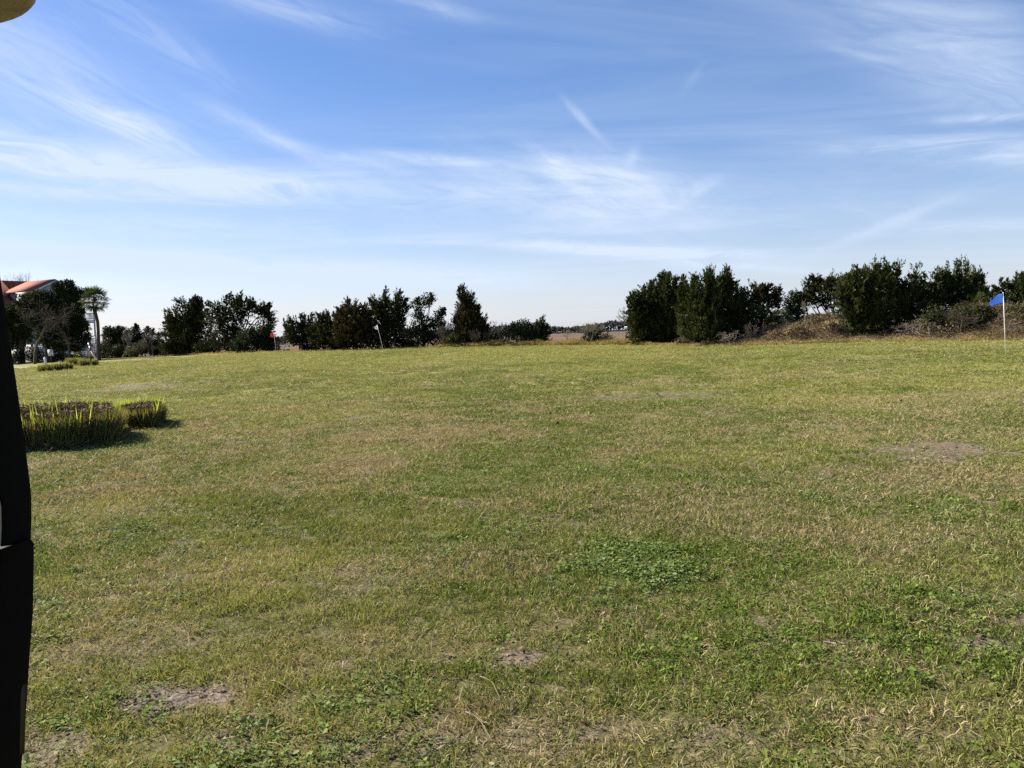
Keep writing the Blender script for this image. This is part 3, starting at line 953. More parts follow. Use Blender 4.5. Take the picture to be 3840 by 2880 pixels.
tree('cedar_tree', 'many-tipped green cedar standing highest behind the olive brush, left of the blue flag', 'tree', 3605, edge_D(3605, 6),
     [('p', 3580, 1150, 3552, 1004, 24), ('p', 3595, 1150, 3590, 988, 26), ('p', 3625, 1150, 3624, 988, 24), ('p', 3650, 1150, 3672, 1018, 22), ('b', 3600, 1110, 62, 48), ('b', 3640, 1105, 44, 50), ('b', 3560, 1130, 40, 40), ('p', 3660, 1140, 3656, 1022, 18), ('b', 3620, 1150, 60, 24), ('p', 3565, 1140, 3546, 1040, 14)], 'cedar', M_cedarg, 14, .22, GC, .16, .5)
tree('evergreen_tree', 'small broken-topped evergreen in the gap behind the blue flag', 'tree', 3722, edge_D(3722, 8),
     [('p', 3735, 1150, 3738, 1084, 12), ('p', 3705, 1130, 3704, 1080, 14), ('b', 3720, 1135, 36, 20), ('b', 3770, 1110, 20, 20), ('b', 3765, 1090, 14, 12)], 'cedar', M_cedarg, 14, .2, None, .1, .45)
tree('cedar_tree', 'dark cedar cut off by the right side of the view, right of the blue flag', 'tree', 3840, edge_D(3840, 6),
     [('p', 3825, 1150, 3816, 1046, 26), ('p', 3845, 1150, 3840, 1022, 24), ('b', 3825, 1110, 32, 34), ('b', 3870, 1100, 50, 60), ('b', 3800, 1095, 16, 14), ('p', 3870, 1130, 3876, 1010, 28), ('b', 3830, 1150, 40, 24)], 'cedar', M_cedarg, 14, .22, GC, .18, .45)

# thicket between the palm and the open-branched cedar
GT = 'scrubby evergreens in the thicket beside the palm'
tree('evergreen_tree', 'scrubby evergreen directly right of the palm trunk, with a fan-leaved top', 'tree', 440, edge_D(440, 5),
     [('b', 420, 1260, 36, 30), ('b', 445, 1245, 26, 22), ('b', 430, 1300, 44, 34), ('p', 440, 1260, 446, 1222, 12), ('b', 405, 1240, 16, 16)], 'oak', M_oak, 16, .24, GT, .1, .35)
tree('evergreen_tree', 'tallest scrubby evergreen in the thicket, pointed top, midway between palm and cedar', 'tree', 508, edge_D(508, 6),
     [('p', 508, 1270, 510, 1208, 18), ('b', 500, 1255, 30, 26), ('b', 480, 1280, 40, 36), ('b', 525, 1280, 36, 30), ('b', 500, 1310, 40, 22)], 'oak', M_oak, 16, .24, GT, .1, .4)
tree('evergreen_tree', 'thin scrubby evergreen with open drooping tufts, next to the open-branched cedar', 'tree', 575, edge_D(575, 5),
     [('b', 553, 1238, 14, 12), ('b', 568, 1250, 20, 12), ('b', 600, 1256, 16, 12), ('b', 572, 1278, 30, 16), ('b', 596, 1300, 30, 26), ('b', 555, 1300, 30, 28), ('p', 552, 1245, 553, 1222, 7), ('p', 574, 1252, 576, 1228, 7)], 'oak', M_oak, 13, .22, GT, .08, .35)
tree('bush', 'low yellowish-olive bush at the front foot of the thicket', 'shrub', 530, edge_D(530, 1.5), [('b', 520, 1310, 34, 20), ('b', 550, 1318, 30, 14), ('b', 530, 1292, 14, 14), ('b', 495, 1322, 26, 12)], 'oak', M_olive, 13, .2, None, .05, .45, split=2)
for u_, vt_, w_, lab_ in ((405, 1296, 40, 'low dark bush touching the right foot of the palm'), (470, 1290, 46, 'low dark bush behind the forked white stems of the thicket'), (600, 1300, 40, 'low dark bush between the thicket and the open-branched cedar'), (650, 1290, 40, 'low dark bush at the left foot of the open-branched cedar'), (780, 1275, 50, 'low dark bush between the open-branched and the flat-topped cedar'),
                         (1160, 1285, 34, 'low dark bush between the small cedar right of the red flag and its spiky neighbour'), (1270, 1275, 40, 'low dark bush at the left foot of the feathery brown-green cedar'), (1530, 1270, 40, 'low dark bush under the leafy evergreen with upper tufts')):
    vb_ = float(np.interp(u_, [e[0] for e in EDGE], [e[1] for e in EDGE]))
    tree('bush', lab_, 'shrub', u_, edge_D(u_, 3), [('b', u_ - w_ * .4, (vt_ + vb_) / 2, w_ * .7, (vb_ - vt_) * .5), ('b', u_ + w_ * .4, (vt_ + vb_) / 2 + 6, w_ * .7, (vb_ - vt_) * .45)], 'oak', M_oak, 15, .22, None, .05, .3, split=2)
GB = 'leafless pale shrubs along the far edge'
bare_tree('bare_shrub', 'leafless pale many-stemmed shrub right beside the palm trunk', 'shrub', 398, edge_D(398, 1), 1255, 60, 5, M_grey, GB, r0=.05)
bare_tree('bare_shrub', 'leafless forked shrub with crooked white stems in the middle of the thicket', 'shrub', 460, edge_D(460, .6), 1228, 78, 6, M_pale, GB, r0=.055, n0=2)
bare_tree('bare_shrub', 'leafless thin-stemmed shrub at the right end of the thicket', 'shrub', 572, edge_D(572, .8), 1230, 60, 7, M_grey, GB, r0=.04)
bare_tree('bare_shrub', 'leafless shrub with greyish stems before the yellowish-olive bush', 'shrub', 530, edge_D(530, .4), 1275, 56, 18, M_grey, GB, r0=.035)
bare_tree('bare_shrub', 'wispy leafless shrub in the gap right of the red flag', 'shrub', 1062, edge_D(1062, 3), 1262, 46, 8, M_grey, GB, r0=.025)
bare_tree('bare_shrub', 'leafless tangle at the right foot of the leafy evergreen with upper tufts', 'shrub', 1655, edge_D(1655, .8), 1215, 60, 9, M_grey, GB, r0=.035)
bare_tree('bare_shrub', 'leafless twigs fanning out between leafy evergreen and cone-shaped cedar', 'shrub', 1690, edge_D(1690, 2.4), 1205, 70, 23, M_grey, GB, r0=.03)
bare_tree('bare_shrub', 'pale leafless shrub against the right skirt of the cone-shaped cedar', 'shrub', 1800, edge_D(1800, .5), 1228, 76, 10, M_grey, GB, r0=.04, n0=3)
bare_tree('bare_shrub', 'tall wispy leafless shrub with white stems before the grey-olive bush', 'shrub', 1880, edge_D(1880, .7), 1198, 110, 11, M_pale, GB, r0=.05, n0=4)
bare_tree('bare_shrub', 'small sparse leafless shrub standing alone before the brown marsh', 'shrub', 2125, edge_D(2125, 1), 1232, 60, 12, M_pale, GB, r0=.03, n0=3, depth=4)
bare_tree('bare_tree', 'white-barked leafless tree next to the large dense cedar, in the marsh opening', 'tree', 2338, edge_D(2338, 1.5), 1146, 110, 13, M_pale, None, r0=.07, n0=1, depth=6, ln=.5)
bare_tree('bare_shrub', 'leafless white-stemmed shrub growing through the green cedar bush in the marsh opening', 'shrub', 2215, edge_D(2215, .8), 1202, 120, 14, M_pale, GB, r0=.045, n0=4)
bare_tree('bare_shrub', 'low leafless shrub left of the white-barked tree', 'shrub', 2280, edge_D(2280, .8), 1250, 80, 15, M_grey, GB, r0=.03)
tree('cedar_bush', 'small green cedar bush ringed by white stems in the marsh opening', 'shrub', 2225, edge_D(2225, 1.8),
     [('p', 2230, 1285, 2236, 1226, 20), ('b', 2225, 1268, 32, 24), ('b', 2205, 1275, 20, 16)], 'cedar', M_cedarg, 16, .2, None, .06, .45, split=2)
tree('cedar_bush', 'low dark bush right behind the lone leafless stems of the marsh opening', 'shrub', 2270, edge_D(2270, 2.4), [('b', 2270, 1274, 22, 18), ('b', 2250, 1280, 16, 12)], 'oak', M_oak, 16, .18, None, .04, .25, split=2)

# palmetto clumps and shrubs of the bank
fr = MB()
a0 = np.linspace(-1.75, 1.75, 20)
for a in a0:
    L = .62 * (1 - .12 * abs(a))
    d = np.array([math.sin(a), 0, math.cos(a)])
    s_ = np.array([math.cos(a), 0, -math.sin(a)]) * .020
    fold = np.array([0, .05 * (1 if int((a + 3) * 20) % 2 else -1), 0])
    o = np.array([0, 0, .0])
    tip = d * L + [0, -.10 * L, -.05]
    fr.add([o - s_ * .3, o + s_ * .3, d * L * .6 + s_ + fold, d * L * .6 - s_ + fold, tip], [[0, 1, 2, 3]], [[3, 2, 4]], tint=rng.uniform(.25, .8))
st = MB().tube([[0, .02, -.75], [0, .03, -.4], [0, 0, .02]], [.02, .014, .01], 5, tint=.75)
fr.add(np.vstack(st.v), np.vstack(st.f4), np.vstack(st.f3), .7)
FR = fr.build('frond', M_palm, tint=True)
FRM = FR.data
bpy.data.objects.remove(FR)


def frond(parent, p, direction, scale, roll=0.0):
    o = bpy.data.objects.new('frond', FRM)
    C.objects.link(o)
    o.parent = parent
    d = Vector(direction).normalized()
    q = d.to_track_quat('Z', 'Y')
    o.rotation_mode = 'QUATERNION'
    from mathutils import Quaternion
    o.rotation_quaternion = q @ Quaternion((0, 0, 1), roll)
    o.location = Vector(p) + d * .75 * scale
    o.scale = (scale,) * 3
    return o


def palmetto(label, u, v, D, n, sc):
    p = gz(at(u, v, D))
    top = at(u, v, D)
    root = thing('palmetto', p, label, 'palm shrub', 'palmettos on the brush bank')
    h = max(top[2] - p[2] - .6 * sc, .1)
    MB().tube([[0, 0, -.2], [0, 0, h]], [.12, .09], 7).build('trunk', M_trunkp, root)
    for i in range(n):
        a = rng.uniform(0, 6.28)
        e = rng.uniform(.15, 1.4)
        frond(root, (0, 0, h), (math.cos(a) * math.cos(e), math.sin(a) * math.cos(e), math.sin(e)), sc * rng.uniform(.8, 1.15), rng.uniform(0, 6.28))


palmetto('palmetto with spiky fans in front of the round-headed cedar on the bank', 2835, 1165, edge_D(2835, 4), 16, 1.0)
palmetto('palmetto with drooping fans left of the small rounded evergreen', 2925, 1185, edge_D(2925, 4), 12, .9)
palmetto('yellow-green palmetto just left of the blue flag', 3668, 1120, edge_D(3668, 5), 16, .85)
palmetto('ragged palmetto right behind the blue flag', 3708, 1115, edge_D(3708, 6), 12, .8)

# the cabbage palm
PD = 97.0
pb = gz(at(372, 1350, PD))
pt = at(374, 1150, PD)
palm = thing('palm_tree', pb, 'tall cabbage palm with a round head of fan leaves on a bare trunk', 'palm tree')
hh = pt[2] - pb[2]
sx_ = px(PD)
tr_pts = np.array([[-.05, 0, -.3], [0, 0, .0], [.05, 0, hh * .3], [.13, 0, hh * .55], [.13, 0, hh * .72], [-.08, 0, hh * .9], [-.05, 0, hh]])
tm = MB().tube(tr_pts, [.30, .24, .19, .17, .18, .19, .21], 10)
tm.build('trunk', M_trunkp, palm, smooth=True)
bt = MB()
for i in range(60):                        # old leaf bases under the head
    a = rng.uniform(0, 6.28)
    z = hh * rng.uniform(.88, 1.0)
    d = np.array([math.cos(a), math.sin(a), 1.1])
    bt.tube([np.array([-.06, 0, z]) + d * .05, np.array([-.06, 0, z]) + d * .28], [.05, .03], 4)
bt.build('leaf_base', M_trunkp, palm)
for i in range(68):
    a = i * 2.39996
    e = -0.95 + 2.4 * (i + .5) / 68
    frond(palm, (-.05, 0, hh + .55 + rng.uniform(0, .3)), (math.cos(a) * math.cos(e), math.sin(a) * math.cos(e), math.sin(e)), rng.uniform(1.2, 1.6), rng.uniform(-.5, .5))

# ------------------------------------------------------------------ the house behind the trees
HD = 122.0
hc = gz(at(222, 1362, HD))
f0 = -hc[:2] / np.linalg.norm(hc[:2])
cph, sph = math.cos(R_(35)), math.sin(R_(35))
hn = np.array([f0[0] * cph - f0[1] * sph, f0[0] * sph + f0[1] * cph, 0])      # the way the gable faces
he = np.array([-hn[1], hn[0], 0])                                             # along the front, to the right
AXH = np.array([he, hn, [0, 0, 1.0]])
house = thing('beach_house', hc, 'raised white beach house with red roofs toned as shaded and sunlit, half hidden by trees', 'house')
HT = at(222, 1050, HD)[2] - hc[2]            # ridge of the gable wing
EV = HT - 1.45
loc = lambda e, n, z: he * e + hn * n + np.array([0, 0, z])


def hbox(mb, e0, e1, n0, n1, z0, z1):
    return mb.box(loc((e0 + e1) / 2, (n0 + n1) / 2, (z0 + z1) / 2), (e1 - e0, n1 - n0, z1 - z0), AXH)


w = MB()
prof = [loc(-3.2, 0, 2.6), loc(3.2, 0, 2.6), loc(3.2, 0, EV), loc(0, 0, HT - .1), loc(-3.2, 0, EV)]
w.prism(prof, -hn * 5.2)
w.build('gable_wing', M_sidg, house)
w = hbox(MB(), -17, 3.1, -12.5, -4.2, 2.6, HT - 4.6)
w.build('main_wall', M_sidg, house)
# siding boards on the gable face: courses, each proud of the one above
for i, z in enumerate(np.arange(2.7, HT - .4, .34)):
    half = 3.2 if z < EV else max(3.2 * (HT - z - .2) / (HT - EV), .15)
    b = MB()
    c = [loc(-half, 0.003, z), loc(half, 0.003, z), loc(half, 0.003, z + .33), loc(-half, 0.003, z + .33)]
    c2 = [loc(-half, .03, z), loc(half, .03, z), loc(half, .008, z + .33), loc(-half, .008, z + .33)]
    b.add(c + c2, [[4, 5, 6, 7], [0, 3, 2, 1], [0, 1, 5, 4], [3, 7, 6, 2], [0, 4, 7, 3], [1, 2, 6, 5]])
    b.build('siding_board', M_sidg, house)
rf = MB()
for sgn in (-1, 1):
    a, b = loc(0, .45, HT), loc(sgn * 3.75, .45, EV - .28)
    nrm = np.array([0, 0, .16])
    rf.prism([a, b, b + nrm, a + nrm], -hn * 6.6)
rf.build('wing_roof', M_roofl, house)
for sgn in (-1, 1):
    b = MB()
    b.prism([loc(0, .46, HT - .02), loc(sgn * 3.7, .46, EV - .3), loc(sgn * 3.7, .46, EV - .52), loc(0, .46, HT - .26)], hn * .06)
    b.build('rake_board', M_white, house)
rf = MB()
ridge = at(60, 1063, HD + 6)[2] - hc[2]
for n0, n1, z0, z1 in ((-3.4, -8.3, ridge - 4.0, ridge), (-13.2, -8.3, ridge - 4.0, ridge)):
    rf.prism([loc(-17.6, n0, z0), loc(-17.6, n1, z1), loc(-17.6, n1, z1 + .16), loc(-17.6, n0, z0 + .16)], he * 15.2 if n0 > -5 else he * 20.5)
rf.build('main_roof', M_roofd, house)
for e_, z_ in ((-1.1, EV - .9), (1.2, EV - .9), (-1.4, 5.2), (1.4, 5.2)):
    wf = hbox(MB(), e_ - .48, e_ + .48, .03, .10, z_ - .75, z_ + .75).build('window_frame', M_white, house)
    hbox(MB(), e_ - .38, e_ + .38, .101, .115, z_ - .65, z_ + .65).build('pane', M_glass, wf)
hbox(MB(), -.22, .22, .03, .08, HT - 1.25, HT - .75).build('gable_vent', M_shingle, house)
# porches on the right with posts, rails and balusters
zu = at(330, 1196, HD)[2] - hc[2]
zl = at(330, 1290, HD)[2] - hc[2]
for zd in (zu, ):
    hbox(MB(), 3.22, 6.3, -3.6, .2, zd - .45, zd).build('deck', M_white, house)
    for e0, e1, n0, n1 in ((3.3, 6.25, .1, .18), (6.18, 6.26, -3.5, .09)):
        hbox(MB(), e0, e1, n0, n1, zd + 1.0, zd + 1.1).build('handrail', M_white, house)
        hbox(MB(), e0, e1, n0, n1, zd + .12, zd + .2).build('bottom_rail', M_white, house)
    for e_ in np.arange(3.45, 6.2, .2):
        hbox(MB(), e_ - .03, e_ + .03, .12, .16, zd + .2, zd + 1.0).build('baluster', M_white, house)
    for n_ in np.arange(-3.4, .05, .24):
        hbox(MB(), 6.2, 6.24, n_ - .03, n_ + .03, zd + .2, zd + 1.0).build('baluster', M_white, house)
for e_, n_ in ((6.2, .1), (6.2, -3.5), (4.6, .1)):
    hbox(MB(), e_ - .1, e_ + .1, n_ - .1, n_ + .1, -.3 if e_ > 5 else zu, zu + 2.55).build('porch_post', M_white, house)
hbox(MB(), 3.22, 6.6, -3.9, .5, zu + 2.56, zu + 2.8).build('porch_roof', M_roofl, house)
for i in range(13):                         # horizontal boards screening the ground floor under the porch
    z = -.1 + i * .26
    hbox(MB(), 3.3, 6.1, -.02, .03, z, z + .19).build('screen_board', M_white, house)
for i in range(13):
    z = -.1 + i * .26
    hbox(MB(), -3.2, 2.0, -.02, .03, z, z + .19).build('screen_board', M_sidg, house)
for e_ in (-3.0, -1, 1, 3.0, 6.1):
    for n_ in (-7.4, -3.6):
        hbox(MB(), e_ - .14, e_ + .14, n_ - .14, n_ + .14, -.4, 2.6).build('pile', M_white, house)

# trees in front of the house
tree('live_oak', 'largest dark evergreen, dense and tall in front of the white gable', 'tree', 176, 104,
     [('b', 240, 1085, 40, 30), ('b', 262, 1068, 20, 14), ('b', 212, 1075, 16, 16), ('b', 275, 1105, 32, 30), ('b', 200, 1140, 46, 44), ('b', 265, 1150, 46, 50), ('b', 230, 1190, 72, 56), ('b', 290, 1160, 22, 44), ('b', 170, 1200, 50, 44), ('b', 290, 1220, 34, 40), ('b', 215, 1260, 80, 50), ('b', 275, 1285, 60, 36), ('b', 138, 1124, 46, 34), ('b', 168, 1112, 22, 26), ('b', 100, 1140, 40, 36), ('b', 325, 1100, 24, 20), ('b', 318, 1228, 18, 18), ('b', 330, 1262, 16, 18), ('b', 130, 1180, 40, 36)],
     'oak', M_oak, 15, .26, None, .32, .36)
tree('evergreen_tree', 'dark evergreen on a leaning trunk at the left edge, beside the cream utility box', 'tree', 80, 108,
     [('b', 60, 1180, 40, 40), ('b', 90, 1220, 44, 36), ('b', 55, 1245, 34, 36), ('b', 95, 1265, 28, 24), ('b', 50, 1290, 30, 26), ('b', 110, 1160, 34, 30), ('b', 20, 1200, 40, 60)], 'oak', M_oak, 12, .26, None, .36, .35)
bare_tree('bare_tree', 'leafless grey tree with a stout trunk in front of the house', 'tree', 124, 100, 1085, 200, 31, M_grey, None, r0=.2, n0=1, depth=7, spread=.55, ln=.5)
bare_tree('bare_tree', 'leafless grey tree with limbs sweeping left across the dark evergreen', 'tree', 258, 101, 1130, 210, 36, M_grey, None, r0=.15, n0=1, depth=7, spread=.6, ln=.45)
bare_tree('bare_tree', 'leafless tree whose fine twigs rise above the shade-toned red roof', 'tree', 70, 138, 1006, 200, 33, M_grey, None, r0=.2, n0=2, depth=7, spread=.4, ln=.55)
for i, (u, vv, ru, rv, lab) in enumerate([(140, 1335, 24, 26, 'olive bush between the leafless tree and the evergreen trunk'), (285, 1338, 34, 18, 'olive bush at the foot of the largest dark evergreen'), (232, 1330, 26, 20, 'olive bush right of the speed limit sign'), (345, 1335, 24, 12, 'low brown bush before the white screen boards of the house'), (84, 1338, 44, 22, 'dark green bush behind the cream utility box'), (205, 1345, 36, 16, 'dark green bush behind the short white post')]):
    tree('bush', lab, 'shrub', u, 107, [('b', u, vv, ru, rv), ('b', u - ru * .5, vv + 8, ru * .6, rv * .6)], 'oak', M_olive if i < 3 else (M_brush if i == 3 else M_oak), 13, .2, None, .05, .3, split=2)

# ------------------------------------------------------------------ far marsh: treeline, dock house, houses, mast
mb = MB()
N = 42000
xs = rng.uniform(-900, 1000, N)
line = 11.5 + 3.2 * wav(sines(71, 130), xs, xs * 0) + 1.6 * wav(sines(72, 34), xs, xs * 0) + .9 * wav(sines(73, 11), xs, xs * 0)
zz = line * rng.uniform(.02, 1, N) ** .75
ys = 1400 + 40 * np.sin(xs / 160) + rng.uniform(0, 45, N) - xs * .12
P = np.stack([xs, ys, zz], 1)
Dd = unit(rng.normal(size=(N, 3)) * [1, 1, .8] + [0, 0, .5])
diamonds(mb, P, Dd, rng.uniform(2.2, 4.6, N), rng.uniform(1.6, 3.0, N), np.clip(.45 + .25 * wav(sines(74, 50), xs, ys) + rng.normal(0, .15, N), 0, 1))
fw_ = mb.build('far_woods', M_far, tint=True)
tag(fw_, 'low wooded shore far across the brown marsh', None, None, 'stuff')

p = at(2055, 1253, 860)
p[2] = -1.25
dk = thing('dock_house', p, 'tiny white-roofed dock house on stilts far out in the brown marsh', 'dock house')
q = MB()
for x in (-1.5, 1.5):
    for y in (-1.5, 1.5):
        MB().box((x, y, 1.6), (.28, .28, 3.2)).build('stilt', M_dark, dk)
MB().box((0, 0, 2.3), (3.6, 3.6, .3)).build('platform', M_grey, dk)
MB().add([[-2.2, -2.2, 4.3], [2.2, -2.2, 4.3], [2.2, 2.2, 4.3], [-2.2, 2.2, 4.3], [0, 0, 5.3], [0, 0, 4.2]], tris=[[0, 1, 4], [1, 2, 4], [2, 3, 4], [3, 0, 4], [1, 0, 5], [2, 1, 5], [3, 2, 5], [0, 3, 5]]).build('roof', M_white, dk)
for x in (-1.5, 1.5):
    for y in (-1.5, 1.5):
        MB().box((x, y, 3.3), (.22, .22, 2.0)).build('post', M_white, dk)


def far_house(label, u, v, D, wpx, hpx, wall, roof):
    g_ = at(u, v, D)
    if D < 200:
        g_ = np.array([g_[0], g_[1], min(float(Z(g_[0], g_[1])), g_[2])])
    w_, h_ = wpx * px(D), hpx * px(D)
    r = thing('far_house', g_, label, 'house', None)
    MB().box((0, 0, h_ * .3), (w_, w_ * .6, h_ * .6)).build('wall', wall, r)
    MB().prism([(-w_ * .56, -w_ * .36, h_ * .601), (-w_ * .56, w_ * .36, h_ * .601), (-w_ * .56, 0, h_)], (w_ * 1.12, 0, 0)).build('roof', roof, r)
    for k in (-.28, 0, .28):
        MB().box((k * w_, -w_ * .302, h_ * .34), (w_ * .12, w_ * .02, h_ * .26)).build('window', M_glass, r)


far_house('tiny pale house in the far woods behind the white-barked tree', 2352, 1236, 1395, 18, 12, M_sidg, M_white)
far_house('tiny white house low in the far woods, just left of the white-barked tree', 2300, 1238, 1400, 9, 7, M_white, M_shingle)
far_house('grey-roofed house showing through the gap right of the red flag', 1050, 1318, 128, 66, 46, M_shingle, M_shingle)
far_house('pale blue-grey house glimpsed under the flat-topped cedar', 3148, 1212, 120, 60, 46, M_sidg, M_shingle)
mp_ = at(1183, 1240, 420)
ms = thing('mast', (mp_[0], mp_[1], -1.3), 'thin grey mast showing above the trees between the two flags', 'mast')
mh = at(1183, 1177, 420)[2] + 1.3
for a in range(3):
    ca, sa = math.cos(a * 2.094), math.sin(a * 2.094)
    MB().tube([[ca * .42, sa * .42, 0], [ca * .34, sa * .34, mh]], .09, 5).build('mast_leg', M_pale, ms)
lt = MB()
for i in range(24):
    z0, z1 = mh * i / 24, mh * (i + 1) / 24
    for a in range(3):
        c0, c1 = a * 2.094, (a + 1) * 2.094
        lt.tube([[.4 * math.cos(c0), .4 * math.sin(c0), z0], [.4 * math.cos(c1), .4 * math.sin(c1), z1]], .04, 4)
lt.build('lattice', M_pale, ms)

# ------------------------------------------------------------------ flags, sign, posts, box, road
def flag(label, base, top, pole_r, m, shape, thick_px, Dfix=None):
    b = hit(*base) if Dfix is None else gz(at(base[0], base[1], Dfix))
    D = b[1]
    t_ = at(top[0], top[1], D)
    root = thing('golf_flag', b, label, 'flag', 'practice flags on the lawn')
    L = t_ - b
    MB().tube([[0, 0, -.15], L * .5, L], [pole_r, pole_r, pole_r * .9], 8).build('flagstick', M_pole, root, smooth=True)
    # cloth: rows of points along the hoist, out to the fly, rippled in depth
    n, k = 15, 9
    V = []
    for i in range(n + 1):
        s_ = i / n
        for j in range(k + 1):
            r_ = j / k
            top_e = np.array(shape[0]) * (1 - s_) ** 2 + 2 * np.array(shape[1]) * s_ * (1 - s_) + np.array(shape[2]) * s_ ** 2
            bot_e = np.array(shape[3]) * (1 - s_) ** 2 + 2 * np.array(shape[4]) * s_ * (1 - s_) + np.array(shape[5]) * s_ ** 2
            e = top_e * (1 - r_) + bot_e * r_
            pole_u = shape[0][0] * (1 - r_) + shape[3][0] * r_
            dd_ = max(0.0, pole_u - e[0]) * px(D) * 1.15
            q_ = at(e[0], e[1], D + dd_) - b
            q_ = q_ + np.array([0, .05 * math.sin(s_ * 8 + r_ * 2.6) * s_ ** .5 * 1.5, 0])
            V.append(q_)
    V = np.array(V)
    qd = [[i * (k + 1) + j, i * (k + 1) + j + 1, (i + 1) * (k + 1) + j + 1, (i + 1) * (k + 1) + j] for i in range(n) for j in range(k)]
    o = MB().add(V, qd).build('cloth', m, root, smooth=True)
    sm = o.modifiers.new('thickness', 'SOLIDIFY')
    sm.thickness = .004
    tp = V[0] * 0 + L
    MB().tube([L * .985, L + unit(L) * .02], pole_r * 1.5, 8).build('cap', M_pole, root)
    return root


flag('blue pennant blowing left on a white stick, before the brush bank', (3772, 1333), (3762, 1098), .013, M_blue, [(3760, 1101), (3730, 1104), (3713, 1138), (3764, 1138), (3738, 1140), (3717, 1152)], 0)
flag('white pennant on a strongly tilted stick in front of the cedar clump', (1441, 1325), (1414, 1218), .014, M_cloth, [(1415, 1219), (1408, 1226), (1402, 1230), (1418, 1237), (1412, 1237), (1404, 1231)], 0)
flag('red flag on a thin white stick before the low dark evergreens', (1037, 1333), (1027, 1246), .014, M_red, [(1027, 1246), (1016, 1248), (1013, 1256), (1030, 1262), (1024, 1268), (1013, 1264)], 0)

# speed limit sign
D = hit(190, 1368)[1]
sp = gz(at(190, 1368, D))
sg = thing('speed_sign', sp, 'white SPEED LIMIT 15 sign on a dark post among the trunks', 'sign')
c = at(189, 1322.5, D) - sp
SW, SH = 20.5 * px(D), 24 * px(D)
tl = R_(-2.5)
ax = np.array([[math.cos(tl), 0, -math.sin(tl) * 1], [0, 1, 0], [math.sin(tl), 0, math.cos(tl)]])
MB().box(c, (SW, .012, SH), ax).build('sign_plate', M_white, sg)
MB().tube([[c[0] + .02, .05, -.3], [c[0], .04, c[2] + SH * .45]], .03, 6).build('post', M_bark, sg)
for i in range(4):
    o_ = [(0, SH * .47, SW * .96, .02), (0, -SH * .47, SW * .96, .02), (-SW * .47, 0, .02, SH * .9), (SW * .47, 0, .02, SH * .9)][i]
    MB().box(c + np.array([o_[0], -.0085, o_[1]]) @ ax, (o_[2], .004, o_[3]), ax).build('border', M_ink, sg)


def letters(txt, size, dz_):
    cu = bpy.data.curves.new('lettering', 'FONT')
    cu.body = txt
    cu.size = size
    cu.align_x = 'CENTER'
    cu.align_y = 'CENTER'
    cu.extrude = .002
    cu.offset = .004
    o = bpy.data.objects.new('lettering', cu)
    C.objects.link(o)
    dg = bpy.context.evaluated_depsgraph_get()
    me_ = bpy.data.meshes.new_from_object(o.evaluated_get(dg))
    bpy.data.objects.remove(o)
    me_.materials.clear()
    me_.materials.append(M_ink)
    m = bpy.data.objects.new('lettering', me_)
    C.objects.link(m)
    m.parent = sg
    m.location = tuple(c + np.array([0, -.0085, dz_]) @ ax)
    m.rotation_euler = (R_(90), tl, 0)
    m.scale = (.9, 1, 1)


letters('SPEED', SH * .235, SH * .33)
letters('LIMIT', SH * .235, SH * .10)
letters('15', SH * .46, -SH * .25)

# short white post
wp = hit(172, 1375)
D = wp[1]
po = thing('marker_post', wp, 'short stout white post behind the widest low hedge', 'post')
pl_ = MB().tube([[0, 0, -.2], [-.01, 0, .55], [-.03, 0, at(170, 1341, D)[2] - wp[2]]], 4.2 * px(D), 10)
pl_.build('post', M_white, po, smooth=True)
MB().tube([[-.03, 0, at(170, 1341, D)[2] - wp[2] - .001], [-.03, 0, at(170, 1340, D)[2] - wp[2] + .03]], [4.3 * px(D), 2.5 * px(D)], 10).build('cap', M_white, po)
# leaning striped barrier pole
bp = hit(366, 1357)
D = bp[1]
br_ = thing('barrier_pole', bp, 'white pole with a red upper end leaning left beside the palm', 'pole')
p0, p1, p2 = np.zeros(3), at(341, 1315, D) - bp, at(331, 1287, D + .5) - bp
MB().tube([p0 - (p1 - p0) * .05, p1], [.085, .075], 8).build('white_section', M_white, br_, smooth=True)
MB().tube([p1 + (p2 - p1) * .01, p1 + (p2 - p1) * .55], [.11, .10], 8).build('red_section', M_redp, br_, smooth=True)
MB().tube([p1 + (p2 - p1) * .56, p2], [.075, .065], 8).build('white_section', M_white, br_, smooth=True)
# cream utility box with a small dark pedestal
ub = hit(62, 1364)
D = ub[1]
bx_ = thing('utility_box', ub, 'cream rounded utility box at the left beside the dark cart post', 'utility box')
W_, H_ = 19 * px(D), 22 * px(D)
dx0 = (60 - 62) * px(D)
pr = [(dx0 - W_ / 2, -.35, .1), (dx0 + W_ / 2, -.35, .1), (dx0 + W_ / 2, -.35, H_ * .78), (dx0 + W_ * .3, -.35, H_), (dx0 - W_ * .3, -.35, H_), (dx0 - W_ / 2, -.35, H_ * .85)]
MB().prism(pr, (0, .7, 0)).build('housing', M_creamb, bx_)
MB().prism([(dx0 - W_ * .42, -.37, .2), (dx0 + W_ * .3, -.37, .2), (dx0 + W_ * .3, -.37, H_ * .75), (dx0 - W_ * .42, -.37, H_ * .75)], (0, .019, 0)).build('door', M_creamb, bx_)
MB().box((dx0, 0, -.05), (W_ * .9, .6, .3)).build('plinth', M_conc, bx_)
ub2 = hit(69, 1368)
pd = thing('pedestal', ub2, 'small dark pedestal box on the grass right of the cream utility box', 'pedestal')
MB().box((0, 0, .16), (8 * px(D), .25, .42)).build('housing', M_dark, pd)
MB().box((0, 0, .39), (9 * px(D), .29, .035)).build('lid', M_dark, pd)

